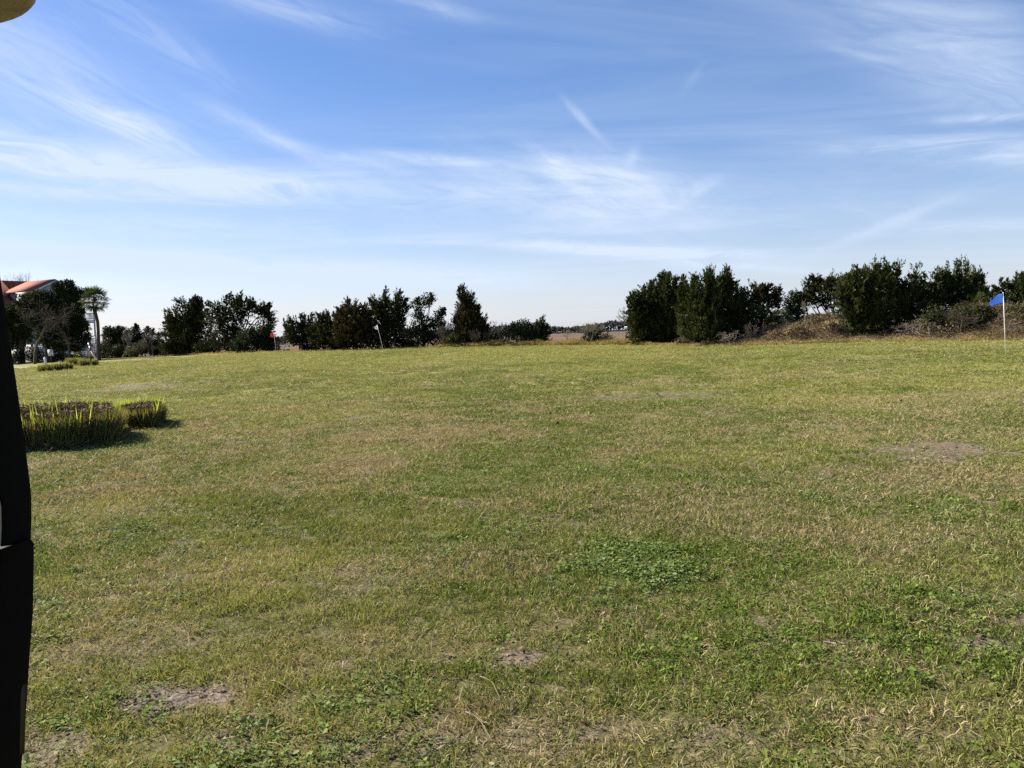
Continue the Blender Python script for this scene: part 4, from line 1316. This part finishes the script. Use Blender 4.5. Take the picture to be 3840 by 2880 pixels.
# pale path at the far left
rows = []
for t_ in np.linspace(0, 1, 24):
    u = -500 + 630 * t_
    v0 = 1376.5 + (1 - t_) * 1.5
    v1 = np.interp(t_, [0, .86, .93, 1], [1396, 1391, 1386, 1378.5])
    rows.append([hit(u, v0), hit(u, (v0 + v1) / 2), hit(u, v1)])
rows = np.array(rows)
Vr = rows.reshape(-1, 3) + [0, 0, .03]
q = [[i * 3 + j, i * 3 + j + 1, (i + 1) * 3 + j + 1, (i + 1) * 3 + j] for i in range(23) for j in range(2)]
o = MB().add(Vr, q).build('path', M_conc, smooth=True)
struct(o)
sm = o.modifiers.new('slab', 'SOLIDIFY')
sm.thickness = .06

# small white ball-like marker on the far grass and dark litter on the lawn
for (u, v, lab) in [(2465, 1486, 'dark curled dead leaf on the worn strip in the middle of the lawn'), (2062, 1562, 'small dead leaf on the lawn below the white-roofed dock house'), (3378, 1512, 'dead leaf lying on the lawn toward the right'), (195, 1700, 'dead brown leaf beside the big cut reed clump'), (2090, 1600, 'tiny dead leaf near the lawn centre')]:
    p = hit(u, v)
    D = p[1]
    o = MB()
    n = 9
    sz = max(.045, 5 * px(D))
    V = []
    for i in range(n):
        a = i / (n - 1)
        wdt = math.sin(math.pi * min(a * .96 + .03, 1)) * sz * .55
        for j in (-1, 0, 1):
            V.append([a * sz * 2 - sz, j * wdt, .02 + .035 * abs(j) * math.sin(a * 3) + .02 * math.sin(a * 5)])
    qq = [[i * 3 + j, i * 3 + j + 1, i * 3 + j + 4, i * 3 + j + 3] for i in range(n - 1) for j in range(2)]
    ob = o.add(V, qq).build('dead_leaf', M_leafd, smooth=True)
    ob.modifiers.new('thickness', 'SOLIDIFY').thickness = .002
    ob.location = tuple(p + [0, 0, .015])
    ob.rotation_euler = (0, 0, rng.uniform(0, 6))
    tag(ob, lab, 'leaf', 'dead leaves on the lawn')
STEMS = [([(1745, 2690), (1800, 2730), (1850, 2800), (1890, 2812)], 'long curved straw stem at the bottom, right of the bright grass tuft', M_stem), ([(2095, 2345), (2150, 2352), (2198, 2372)], 'pale straw stem below the grey-green weed patch', M_stem), ([(1990, 2380), (2040, 2392)], 'short straw stem left below the weed patch', M_stem),
         ([(2640, 2728), (2690, 2705), (2722, 2670)], 'rusty orange stem lying in the foreground grass', M_orange), ([(3405, 2800), (3460, 2785), (3540, 2782)], 'thick pale dead stalk at the lower right of the lawn', M_stem), ([(2900, 2575), (2990, 2560), (3060, 2525)], 'thin orange-brown stem right of the foreground centre', M_orange),
         ([(1015, 2570), (1060, 2595), (1115, 2615)], 'straw stem beside the dark soil patch in the left foreground', M_stem), ([(1010, 2808), (1060, 2830), (1090, 2860)], 'pale stem at the bottom left of the lawn', M_stem), ([(2480, 2720), (2550, 2745)], 'pale broken stem near the rusty orange stem', M_stem), ([(1800, 2555), (1850, 2590), (1900, 2690)], 'thin arching straw stem right of the lawn weeds in the bottom middle', M_stem)]
for pts, lab, m in STEMS:
    P = np.array([hit(*p) for p in pts])
    T = np.linspace(0, len(P) - 1, 9)
    Q = np.stack([np.interp(T, range(len(P)), P[:, k]) for k in range(3)], 1)
    Q[:, 2] += .024 + .012 * np.sin(T * 2)
    o = MB().tube(Q, np.linspace(.0020, .0012, 9), 5).build('dry_stem', m, loc=P[0], smooth=True)
    o.location = tuple(P[0])
    tag(o, lab, 'stem', 'dry stems lying on the lawn')


# ------------------------------------------------------------------ cut ornamental-grass clumps
def clump(label, cu, cv, half_u, vtop, b_depth, hollow, n_out, n_stub, n_new, seed, wblade=.014, green=.5, group=None, shoot=.93):
    front = hit(cu, cv)
    D = front[1]
    a = half_u * px(D)
    b = b_depth / 2
    fwd = np.array([front[0], front[1], 0]) / math.hypot(front[0], front[1])
    cen = front + fwd * b
    cen = gz(cen)
    h = at(cu, vtop, D)[2] - front[2]
    root = thing('cut_reed_clump', cen, label, 'grass clump', group)
    rt_ = np.array([fwd[1], -fwd[0], 0])

    def ring(n, lo, hi):
        th = rng.uniform(0, 2 * np.pi, n)
        q = rng.uniform(lo ** 2, hi ** 2, n) ** .5
        wob = 1 + .07 * np.sin(th * 3 + seed) + .05 * np.sin(th * 7 + 2 * seed)
        o = np.cos(th)[:, None] * rt_ + np.sin(th)[:, None] * fwd
        P = (np.cos(th) * a * q * wob)[:, None] * rt_ + (np.sin(th) * b * q * wob)[:, None] * fwd
        P[:, 2] = Z(P[:, 0] + cen[0], P[:, 1] + cen[1]) - cen[2] - .02
        return P, o, q

    mb = MB()
    P, o, q = ring(n_out, .84, 1.0)
    Dd = unit(o * rng.uniform(.0, .22, n_out)[:, None] + rng.normal(size=(n_out, 3)) * [.16, .16, 0] + [0, 0, 1])
    ti = np.clip(rng.choice([.12, .3, .52, .72], n_out, p=[.28, .32 - green * .1, .25, .15 + green * .1]) + rng.normal(0, .09, n_out), 0, .85)
    blades(mb, P, Dd, h * rng.uniform(.68, 1.02, n_out), wblade * rng.uniform(.6, 1.4, n_out), ti, np.where(rng.uniform(size=n_out) < .12, .25, .03))
    mb.build('outer_leaves', M_reed, root, tint=True)
    mb = MB()
    P, o, q = ring(n_stub, hollow, .93)
    Dd = unit(rng.normal(size=(n_stub, 3)) * [.16, .16, 0] + [0, 0, 1])
    edge = np.clip((q - hollow) / (.93 - hollow), 0, 1)
    L = h * rng.uniform(.84, 1.0, n_stub) * (.82 + .18 * np.sin(edge * np.pi) ** .5)
    blades(mb, P, Dd, L, wblade * 1.25 * rng.uniform(.7, 1.6, n_stub), np.clip(rng.normal(.42, .22, n_stub), 0, 1), 0.0)
    # curled cut ends lying on top
    k = n_stub // 2
    P, o, q = ring(k, hollow, .95)
    P[:, 2] += h * rng.uniform(.86, .99, k)
    diamonds(mb, P, unit(rng.normal(size=(k, 3)) * [1, 1, .45] + [0, 0, .2]), rng.uniform(.03, .08, k), wblade * 1.1 * rng.uniform(.7, 1.5, k), np.clip(rng.normal(.62, .25, k), 0, 1))
    mb.build('cut_stubble', M_stub, root, tint=True)
    mb = MB()
    P, o, q = ring(n_new, .6, 1.04)
    sel = (lat(seed, P[:, 0] * 3.1 + 9, P[:, 1] * 3.1) > .42)
    P, o = P[sel], o[sel]
    n2 = len(P)
    P[:, 2] += h * .38
    Dd = unit(o * .12 + rng.normal(size=(n2, 3)) * [.13, .13, 0] + [0, 0, 1])
    blades(mb, P, Dd, h * rng.uniform(.62, 1.0, n2), wblade * 1.1 * rng.uniform(.7, 1.3, n2), np.clip(rng.normal(shoot, .07, n2), 0, 1), 0.02)
    mb.build('new_shoots', M_reed, root, tint=True)
    # old stalks splayed on the ground round the foot
    mb = MB()
    k = max(20, n_out // 14)
    P, o, q = ring(k, .98, 1.1)
    P[:, 2] += .05
    blades(mb, P, unit(o + rng.normal(size=(k, 3)) * .5 + [0, 0, .3]), h * rng.uniform(.2, .5, k), wblade * rng.uniform(.8, 1.5, k), np.clip(rng.normal(.25, .12, k), 0, 1), .1)
    mb.build('fallen_leaves', M_reed, root, tint=True)
    return root


clump('large hollow ring of cut ornamental grass, brown-topped, beside the dark cart post', 190, 1688, 255, 1542, 3.2, .70, 9500, 7500, 280, 3, .016)
clump('smaller cut ornamental grass clump with bright new shoots, just right of the large ring', 532, 1608, 80, 1516, 1.6, .42, 3200, 2800, 620, 5, .016)
GH = 'low cut grass clumps by the far trees'
clump('widest low cut grass hedge before the short white post', 205, 1393, 56, 1367, 1.6, .2, 900, 900, 700, 7, .045, .2, GH, .5)
clump('low cut grass clump nearer the speed limit sign, left of a pair', 280, 1373, 26, 1346, 1.6, .2, 600, 600, 500, 8, .045, .2, GH, .5)
clump('low cut grass clump nearer the palm, right of a pair', 331, 1376, 31, 1350, 1.5, .2, 700, 700, 500, 9, .045, .2, GH, .5)

# ------------------------------------------------------------------ brush on the bank and dry grass along the edge
mb = MB()
n = 80000
az0, az1 = azel(2580, 1300)[0], azel(4300, 1300)[0]
aa = rng.uniform(az0, az1, n)
s_ = rng.uniform(0, 1, n) ** .8 * 13 + rng.normal(0, .25, n) - .1
rr = edge_r(aa) + s_
x, y = rr * np.sin(aa), rr * np.cos(aa)
bk = np.interp(aa, ea, eb)
lump = fbm(81, x * .55, y * .55)
hz = np.clip((.20 + .70 * np.clip(bk, 0, 1.3) / 1.3 * sst(s_ / 3)) * (.15 + 1.7 * lump), .06, 1.3)
z = Z(x, y) + hz * rng.uniform(0, 1, n) ** .8
Dd = unit(rng.normal(size=(n, 3)) * [1, 1, .6] + [0, 0, .25])
ti = np.clip(.2 + .55 * fbm(91, x * .35, y * .35) + rng.normal(0, .18, n) - .12 * (z - Z(x, y)) / .6, 0, 1)
blades(mb, np.stack([x, y, z], 1), Dd, rng.uniform(.18, .55, n), rng.uniform(.009, .028, n), ti, .3)
tag(mb.build('brush', M_brush, tint=True), 'brown tangle of dry brush and vines covering the bank', None, None, 'stuff')
mb = MB()
n = 75000
az0, az1 = azel(590, 1330)[0], azel(4300, 1300)[0]
aa = rng.uniform(az0, az1, n)
dens = np.interp(aa, [azel(u, 1300)[0] for u in (590, 700, 1060, 1300, 1620, 1660, 2380, 2500, 2620, 2900, 4300)], [.12, .15, .3, .12, .3, 1, 1, .6, .5, .35, .3])
keep = rng.uniform(size=n) < dens
aa = aa[keep]
n = len(aa)
s_ = np.abs(rng.normal(0, 1, n)) * 1.1 - .1
x, y = (edge_r(aa) + s_) * np.sin(aa), (edge_r(aa) + s_) * np.cos(aa)
tu = .35 + 1.1 * fbm(95, x * .8, y * .8)
hgt = np.interp(aa, [azel(u, 1300)[0] for u in (590, 1640, 1700, 2370, 2500, 4300)], [.4, .5, .95, .95, .55, .4])
Dd = unit(rng.normal(size=(n, 3)) * [.6, .6, 0] + [0, 0, 1])
blades(mb, np.stack([x, y, Z(x, y) - .02], 1), Dd, hgt * tu * rng.uniform(.6, 1.15, n), rng.uniform(.012, .034, n), np.clip(.3 + .5 * fbm(97, x * .5, y * .5) + rng.normal(0, .15, n), 0, 1), .3)
tag(mb.build('dry_grass', M_straw, tint=True), 'strip of tan uncut grass along the far edge of the lawn', None, None, 'stuff')
# shrubs on the bank
tree('bush', 'rounded olive-brown shrub on the bank directly left of the blue flag stick', 'shrub', 3660, edge_D(3660, 2.5), [('b', 3640, 1195, 66, 50), ('b', 3600, 1180, 36, 34), ('b', 3690, 1185, 46, 44), ('b', 3655, 1235, 56, 28)], 'oak', M_olive, 17, .17, None, .06, .2, split=2)
tree('bush', 'olive-brown shrub on the bank right of the blue flag stick', 'shrub', 3815, edge_D(3815, 2.5), [('b', 3800, 1195, 40, 44), ('b', 3845, 1185, 46, 50), ('b', 3820, 1225, 40, 20)], 'oak', M_olive, 17, .17, None, .06, .2, split=2)
tree('bush', 'olive shrub half hidden by grey twigs, below the two slim cedar tips', 'shrub', 3510, edge_D(3510, 2.2), [('b', 3505, 1180, 30, 26), ('b', 3475, 1195, 30, 26), ('b', 3520, 1210, 34, 24)], 'oak', M_olive, 15, .16, None, .05, .3, split=2)
tree('bush', 'dark leafy bush under the broad leaning cedar', 'shrub', 2680, edge_D(2680, .8), [('b', 2670, 1285, 40, 12), ('b', 2720, 1278, 40, 16), ('b', 2640, 1288, 24, 10)], 'oak', M_oak, 18, .16, None, .05, .55, split=2)
tree('bush', 'yellow-green bush between the two large dense cedars', 'shrub', 2568, edge_D(2568, .6), [('b', 2570, 1275, 14, 18), ('b', 2555, 1240, 12, 14), ('b', 2585, 1288, 18, 8)], 'oak', M_olive, 22, .15, None, .04, .65, split=2)
tree('bush', 'greyish brown brush mound below the flat-topped cedar', 'shrub', 3060, edge_D(3060, 4), [('b', 3050, 1205, 46, 24), ('b', 3105, 1200, 36, 26), ('b', 3010, 1225, 36, 22)], 'oak', M_brush, 14, .15, None, .04, .25, split=2)
for u_, v_, w_, lab_ in ((2985, 1238, 40, 'tan tangled brush clump on the bank slope, below the small rounded evergreen'), (3120, 1222, 40, 'tan tangled brush clump on the bank, against the left side of the widest cedar'), (2925, 1258, 46, 'low tan brush clump at the left foot of the bank'), (3440, 1232, 44, 'tan brush clump below the ragged cedar with the leaning spire'), (3370, 1262, 40, 'low tan brush clump at the right foot of the widest cedar'), (3570, 1245, 50, 'tan brush clump at the foot of the olive-brown shrub left of the blue flag')):
    tree('bush', lab_, 'shrub', u_, edge_D(u_, 2.0), [('b', u_, v_, w_, 22), ('b', u_ + w_ * .6, v_ + 8, w_ * .6, 18)], 'oak', M_brush, 12, .2, None, .03, .55, split=2)
GK = 'leafless shrubs on the brush bank'
bare_tree('bare_shrub', 'leafless grey shrub with spreading limbs on the bank right of the widest cedar', 'shrub', 3490, edge_D(3490, 1), 1185, 170, 41, M_pale, GK, r0=.05, n0=2, spread=.62)
bare_tree('bare_shrub', 'leafless grey shrub arching over the olive shrub left of the blue flag', 'shrub', 3600, edge_D(3600, 1.6), 1150, 150, 42, M_grey, GK, r0=.035, n0=3)
bare_tree('bare_shrub', 'thin upright pale stem tree on the bank left of the flat-topped cedar', 'shrub', 3036, edge_D(3036, 3), 1122, 40, 43, M_pale, GK, r0=.03, n0=1, depth=4, spread=.3, up_=.6)
bare_tree('bare_shrub', 'leafless grey-brown twigs left of the brown brush mound', 'shrub', 2960, edge_D(2960, 2.4), 1195, 130, 44, M_grey, GK, r0=.03, n0=3)
bare_tree('bare_shrub', 'pale dead stems sprawling under the broad leaning cedar', 'shrub', 2740, edge_D(2740, .5), 1235, 120, 45, M_pale, GK, r0=.03, n0=2, spread=.7, up_=.1)
bare_tree('bare_shrub', 'leafless brown twigs in the shaded hollow right of the broad cedar', 'shrub', 2850, edge_D(2850, 1.8), 1200, 130, 46, M_grey, GK, r0=.03, n0=3)
bare_tree('bare_shrub', 'leafless twigs fanning above the dark cedar at the far right', 'shrub', 3835, edge_D(3835, 7), 1020, 120, 47, M_grey, GK, r0=.04, n0=2)
bare_tree('bare_shrub', 'pale leafless twigs lying on the bank right of the blue flag stick', 'shrub', 3800, edge_D(3800, 1), 1200, 110, 48, M_pale, GK, r0=.03, n0=3, spread=.7)
bare_tree('bare_shrub', 'small leafless grey shrub on the bank under the flat-topped cedar trunk', 'shrub', 3125, edge_D(3125, 2), 1190, 100, 49, M_grey, GK, r0=.025, n0=4)

# ------------------------------------------------------------------ lawn grass: tufts of blades standing on the sheet
def tuft_mesh(name, kind, seed):
    global rng
    keep_, rng = rng, np.random.default_rng(seed)
    mb = MB()
    if kind == 'weed':
        n = 34
        P = np.concatenate([rng.normal(size=(n, 2)) * .04, rng.uniform(.006, .034, (n, 1))], 1)
        Dd = unit(rng.normal(size=(n, 3)) * [1, 1, .35] + [0, 0, .12])
        L = rng.uniform(.007, .016, n) * rng.choice([1, 1, 1.7], n)
        s = unit(np.cross(Dd, [0, 0, 1.0]) + rng.normal(size=(n, 3)) * .25)
        Wd = L * rng.uniform(.6, .9, n)
        m1, m2 = P + Dd * (L * .3)[:, None], P + Dd * (L * .72)[:, None]
        V = np.stack([P, m1 + s * (Wd * .45)[:, None], m2 + s * (Wd * .5)[:, None], P + Dd * L[:, None] - [0, 0, .004], m2 - s * (Wd * .5)[:, None], m1 - s * (Wd * .45)[:, None]], 1).reshape(-1, 3)
        b = np.arange(n)[:, None] * 6
        mb.add(V, np.vstack([b + [[0, 1, 2, 3]], b + [[0, 3, 4, 5]]]), tint=np.repeat(rng.uniform(0, 1, n), 6))
    else:
        n = 26 if kind == 'grass' else 22
        P = np.concatenate([rng.normal(size=(n, 2)) * (.035 if kind == 'grass' else .05), np.zeros((n, 1))], 1)
        lean = rng.uniform(.25, 1.3, n) if kind == 'grass' else rng.uniform(1.0, 4.0, n)
        a = rng.uniform(0, 6.28, n)
        Dd = unit(np.stack([np.cos(a) * lean, np.sin(a) * lean, np.ones(n)], 1))
        L = rng.uniform(.026, .058, n) if kind == 'grass' else rng.uniform(.03, .085, n)
        blades(mb, P, Dd, L, rng.uniform(.0026, .0052, n) if kind == 'grass' else rng.uniform(.002, .0036, n), rng.uniform(0, 1, n), rng.uniform(.05, .35, n))
    rng = keep_
    V = np.vstack(mb.v)
    me = make_mesh(name, V, np.vstack(mb.f4), np.vstack(mb.f3) if mb.f3 else np.zeros((0, 3), np.int64))
    a = me.attributes.new('tint', 'FLOAT', 'POINT')
    a.data.foreach_set('value', np.concatenate(mb.att).astype(np.float32))
    me.materials.append(M_weed if kind == 'weed' else M_blade)
    return me


def scatter(name, kind, protos, P, rotz, tilt, scale, dryv, tone, label):
    """points carrying their own turn, size and colour; each grows one of the tufts"""
    n = len(P)
    me = make_mesh(name, P, np.zeros((0, 4), np.int64), np.zeros((0, 3), np.int64))
    for nm, arr in (('turn', np.concatenate([tilt, rotz[:, None]], 1)), ('size3', scale)):
        a = me.attributes.new(nm, 'FLOAT_VECTOR', 'POINT')
        a.data.foreach_set('vector', arr.astype(np.float32).ravel())
    for nm, arr in (('dryness', dryv), ('tone', tone)):
        a = me.attributes.new(nm, 'FLOAT', 'POINT')
        a.data.foreach_set('value', arr.astype(np.float32))
    a = me.attributes.new('pick', 'INT', 'POINT')
    a.data.foreach_set('value', rng.integers(0, len(protos), n).astype(np.int32))
    ob = bpy.data.objects.new(name, me)
    C.objects.link(ob)
    col_ = bpy.data.collections.new(name + '_tufts')
    for p in protos:
        col_.objects.link(bpy.data.objects.new(p.name, p))
    g = bpy.data.node_groups.new(name + '_grow', 'GeometryNodeTree')
    g.interface.new_socket('Geometry', in_out='INPUT', socket_type='NodeSocketGeometry')
    g.interface.new_socket('Geometry', in_out='OUTPUT', socket_type='NodeSocketGeometry')
    t = NT(g)
    gi, go = t.new('NodeGroupInput'), t.new('NodeGroupOutput')
    iop = t.new('GeometryNodeInstanceOnPoints')
    ci = t.new('GeometryNodeCollectionInfo')
    ci.inputs['Collection'].default_value = col_
    ci.inputs['Separate Children'].default_value = True
    ci.inputs['Reset Children'].default_value = True

    def na_(nm, dt):
        k = t.new('GeometryNodeInputNamedAttribute', data_type=dt)
        k.inputs['Name'].default_value = nm
        return k.outputs['Attribute']
    er_ = t.new('FunctionNodeEulerToRotation')
    t.link(na_('turn', 'FLOAT_VECTOR'), er_.inputs[0])
    t.link(gi.outputs[0], iop.inputs['Points'])
    t.link(ci.outputs[0], iop.inputs['Instance'])
    iop.inputs['Pick Instance'].default_value = True
    t.link(na_('pick', 'INT'), iop.inputs['Instance Index'])
    t.link(er_.outputs[0], iop.inputs['Rotation'])
    t.link(na_('size3', 'FLOAT_VECTOR'), iop.inputs['Scale'])
    t.link(iop.outputs[0], go.inputs[0])
    md = ob.modifiers.new('grow', 'NODES')
    md.node_group = g
    return tag(ob, label, None, None, 'stuff')


def ground_points(base, r0, rmax, power, rmin=2.2):
    """random points on the lawn, thinning with distance"""
    rr_ = np.linspace(rmin, rmax, 4000)
    lam = base * np.minimum(1, (r0 / rr_) ** power)
    cum = np.cumsum(lam * rr_) * (rr_[1] - rr_[0])
    a0_, a1_ = R_(-37), R_(37)
    n = int(cum[-1] * (a1_ - a0_))
    r = np.interp(rng.uniform(0, cum[-1], n), cum, rr_)
    a = rng.uniform(a0_, a1_, n)
    ok = r < edge_r(a) + .3
    r, a = r[ok], a[ok]
    return r, r * np.sin(a), r * np.cos(a)


def grow(name, kind, nproto, base, r0, power, rmax, keepf, label, seed):
    r, x, y = ground_points(base, r0, rmax, power)
    dr, ba = masks(x, y)
    kp = rng.uniform(size=len(r)) < keepf(x, y, dr, ba, r)
    r, x, y, dr, ba = r[kp], x[kp], y[kp], dr[kp], ba[kp]
    n = len(r)
    w = 1 + np.maximum(r - 5, 0) / (11 if kind != 'weed' else 40)
    hs = (1 + r / 90) * (.45 + 1.2 * fbm(103, x * 2.0, y * 2.0)) * rng.uniform(.75, 1.25, n)
    if kind != 'weed':
        hs = hs * (1 - .45 * ba)
    ww = w * rng.uniform(.8, 1.25, n)
    tone = np.clip((fbm(107, x * .5, y * .5) - .5) * 2.2 + (fbm(108, x * 2.6, y * 2.6) - .5) * 1.3 + (fbm(109, x * .09, y * .09) - .5) * 1.6 + .14 + r / 75 + rng.normal(0, .13, n), 0, 1)
    dryv = np.clip(dr + rng.normal(0, .12, n) + .12, 0, 1) if kind != 'straw' else np.ones(n)
    if kind == 'weed':
        tone = np.clip((fbm(117, x * .8, y * .8) - .5) * 2 + .3 + rng.normal(0, .15, n), 0, 1)
    protos = [tuft_mesh(name + '_tuft', kind, seed + i) for i in range(nproto)]
    scatter(name, kind, protos, np.stack([x, y, Z(x, y) - .003], 1), rng.uniform(0, 6.28, n), rng.normal(0, .12, (n, 2)), np.stack([ww, ww, hs], 1), dryv, tone, label)
    return n


weedf = lambda x, y: np.clip((fbm(113, x * .75, y * .75) - .40) * 4, 0, 1) * (.25 + .75 * np.clip((fbm(119, x * 3.5, y * 3.5) - .42) * 5, 0, 1))
nA = grow('grass', 'grass', 8, 290, 6, 1.4, 92, lambda x, y, d, b, r: np.clip(1 - b * 1.0, .05, 1) * np.clip(1 - .35 * weedf(x, y), 0, 1), 'short mown winter grass of the lawn', 200)
nB = grow('dead_grass', 'straw', 5, 120, 6, 1.6, 45, lambda x, y, d, b, r: np.clip(.22 + .9 * d + .3 * b, 0, 1), 'dead straw-coloured grass lying in the lawn', 300)
nC = grow('clover', 'weed', 5, 300, 5, 2.1, 18, lambda x, y, d, b, r: weedf(x, y) * (1 - b * .8), 'small leafy clover weeds spread through the lawn', 400)
# crumbs of bark, dead leaf and thatch on the bare soil
r, x, y = ground_points(2600, 4, 20, 1.9)
dr, ba = masks(x, y)
kp = rng.uniform(size=len(r)) < ba * .6 + .03
x, y, r = x[kp], y[kp], r[kp]
n = len(x)
mb = MB()
L = rng.uniform(.012, .035, n) * (1 + r / 25)
diamonds(mb, np.stack([x, y, Z(x, y) + rng.uniform(.001, .012, n)], 1), unit(rng.normal(size=(n, 3)) * [1, 1, .25]), L, L * rng.uniform(.15, .6, n), np.clip(rng.normal(.45, .27, n), 0, 1))
tag(mb.build('litter', M_brush, tint=True), 'crumbs of dead leaf and thatch on the bare soil patches', None, None, 'stuff')
# the conspicuous grey-green weed patch
c0 = hit(2390, 2110)
D = c0[1]
n = 300
q = rng.normal(size=(n, 2)) * [130 * px(D), .28]
q = q[fbm(121, q[:, 0] * 5, q[:, 1] * 5) > rng.uniform(.36, .56, n)]
n = len(q)
x, y = c0[0] + q[:, 0], c0[1] + q[:, 1]
sc = rng.uniform(.8, 1.5, n)
scatter('weed_patch', 'weed', [tuft_mesh('weed_patch_tuft', 'weed', 500 + i) for i in range(4)], np.stack([x, y, Z(x, y)], 1), rng.uniform(0, 6.28, n), rng.normal(0, .15, (n, 2)), np.stack([sc, sc, sc * .95], 1), np.zeros(n), rng.uniform(.1, 1, n), 'patch of grey-green broadleaf weeds in the middle of the near lawn')
print('tufts', nA, nB, nC)

# ------------------------------------------------------------------ golf cart corner at the left: roof, front strut
CD = 1.0
cb = at(40, 2880, CD)
cart = thing('golf_cart', (cb[0] - .5, CD - .4, 0), 'golf cart seen only as a dark roof strut and a cream roof corner', 'golf cart')
o0 = np.array(cart.location)
A = lambda u, v, D=CD: at(u, v, D) - o0
right = [(-150, -60), (-62, 500), (-22, 900), (8, 1100), (32, 1260), (60, 1440), (80, 1580), (96, 1700), (108, 1790), (115, 1860), (116, 1940), (113, 2040)]
left = [(0, 2060), (4, 1980), (3, 1900), (-14, 1820), (-28, 1700), (-48, 1560), (-72, 1400), (-108, 1200), (-140, 900), (-176, 500), (-258, -60)]
mb = MB()
prof = [A(u, v) for u, v in right + [(112, 2100), (0, 2100)] + left]
back = np.array([-.040, .045, 0])
V = np.vstack([prof, np.array(prof) + back])
k = len(right) + 2
nP = len(prof)
qs, ts = [], []
# strip between right and left outlines (front and back) plus the side walls
R_idx = list(range(k))
L_idx = list(range(nP - 1, k - 1, -1))
m_ = min(len(R_idx), len(L_idx))
import mathutils.geometry as mg
tri = mg.tessellate_polygon([[Vector((u, v, 0)) for u, v in right + [(112, 2100), (0, 2100)] + left]])
ts = [list(t_) for t_ in tri] + [[a + nP, c_ + nP, b + nP] for a, b, c_ in tri]
qs = [[i, (i + 1) % nP, nP + (i + 1) % nP, nP + i] for i in range(nP)]
o = mb.add(V, qs, ts).build('roof_strut', M_black, cart)
bv = o.modifiers.new('edge', 'BEVEL')
bv.width = .003
bv.segments = 2
# lower bracket clamped over the strut
pb_ = [(112, 2028), (124, 2040), (126, 2070), (122, 2300), (112, 2420), (104, 2550), (94, 2700), (76, 2900), (56, 3300), (-110, 3300), (-60, 2900), (-30, 2500), (-6, 2120), (-4, 2060)]
pf = np.array([A(u, v, CD - .012) for u, v in pb_])
tri = mg.tessellate_polygon([[Vector((u, v, 0)) for u, v in pb_]])
nP = len(pf)
o = MB().add(np.vstack([pf, pf + [-.060, .07, 0]]), [[i, (i + 1) % nP, nP + (i + 1) % nP, nP + i] for i in range(nP)], [list(t_) for t_ in tri] + [[a + nP, c_ + nP, b + nP] for a, b, c_ in tri]).build('strut_bracket', M_black, cart)
bv = o.modifiers.new('edge', 'BEVEL')
bv.width = .004
bv.segments = 2
pt_ = [(104, 2560), (96, 2620), (90, 2828), (74, 2828), (78, 2600), (86, 2570)]
pf = [A(u, v, CD - .0165) for u, v in pt_]
MB().prism(pf, (-.001, .003, 0)).build('trim_strip', M_brass, cart)
# roof: rounded slab whose right front corner shows
cr = at(40, 30, 1.12)
zr = cr[2]
rx = at(98, 0, 1.06)[0]
yf = 1.16
rc = .10
pts = []
yfront = CAM[1] + (zr - CAMH) / (pdir(0, 100)[2] / pdir(0, 100)[1])
for a in np.linspace(0, math.pi / 2, 12):
    pts.append((rx - .16 + .16 * math.cos(a), yfront + .01 - .13 + .13 * math.sin(a)))
pts += [(rx - 1.2, yfront + .03), (rx - 1.2, -.9), (rx - .0, -.9)]
pf = [np.array([x, y, zr]) - o0 for x, y in pts]
o = MB().prism(pf, (0, 0, .06)).build('roof', M_cream, cart)
bv = o.modifiers.new('edge', 'BEVEL')
bv.width = .018
bv.segments = 3
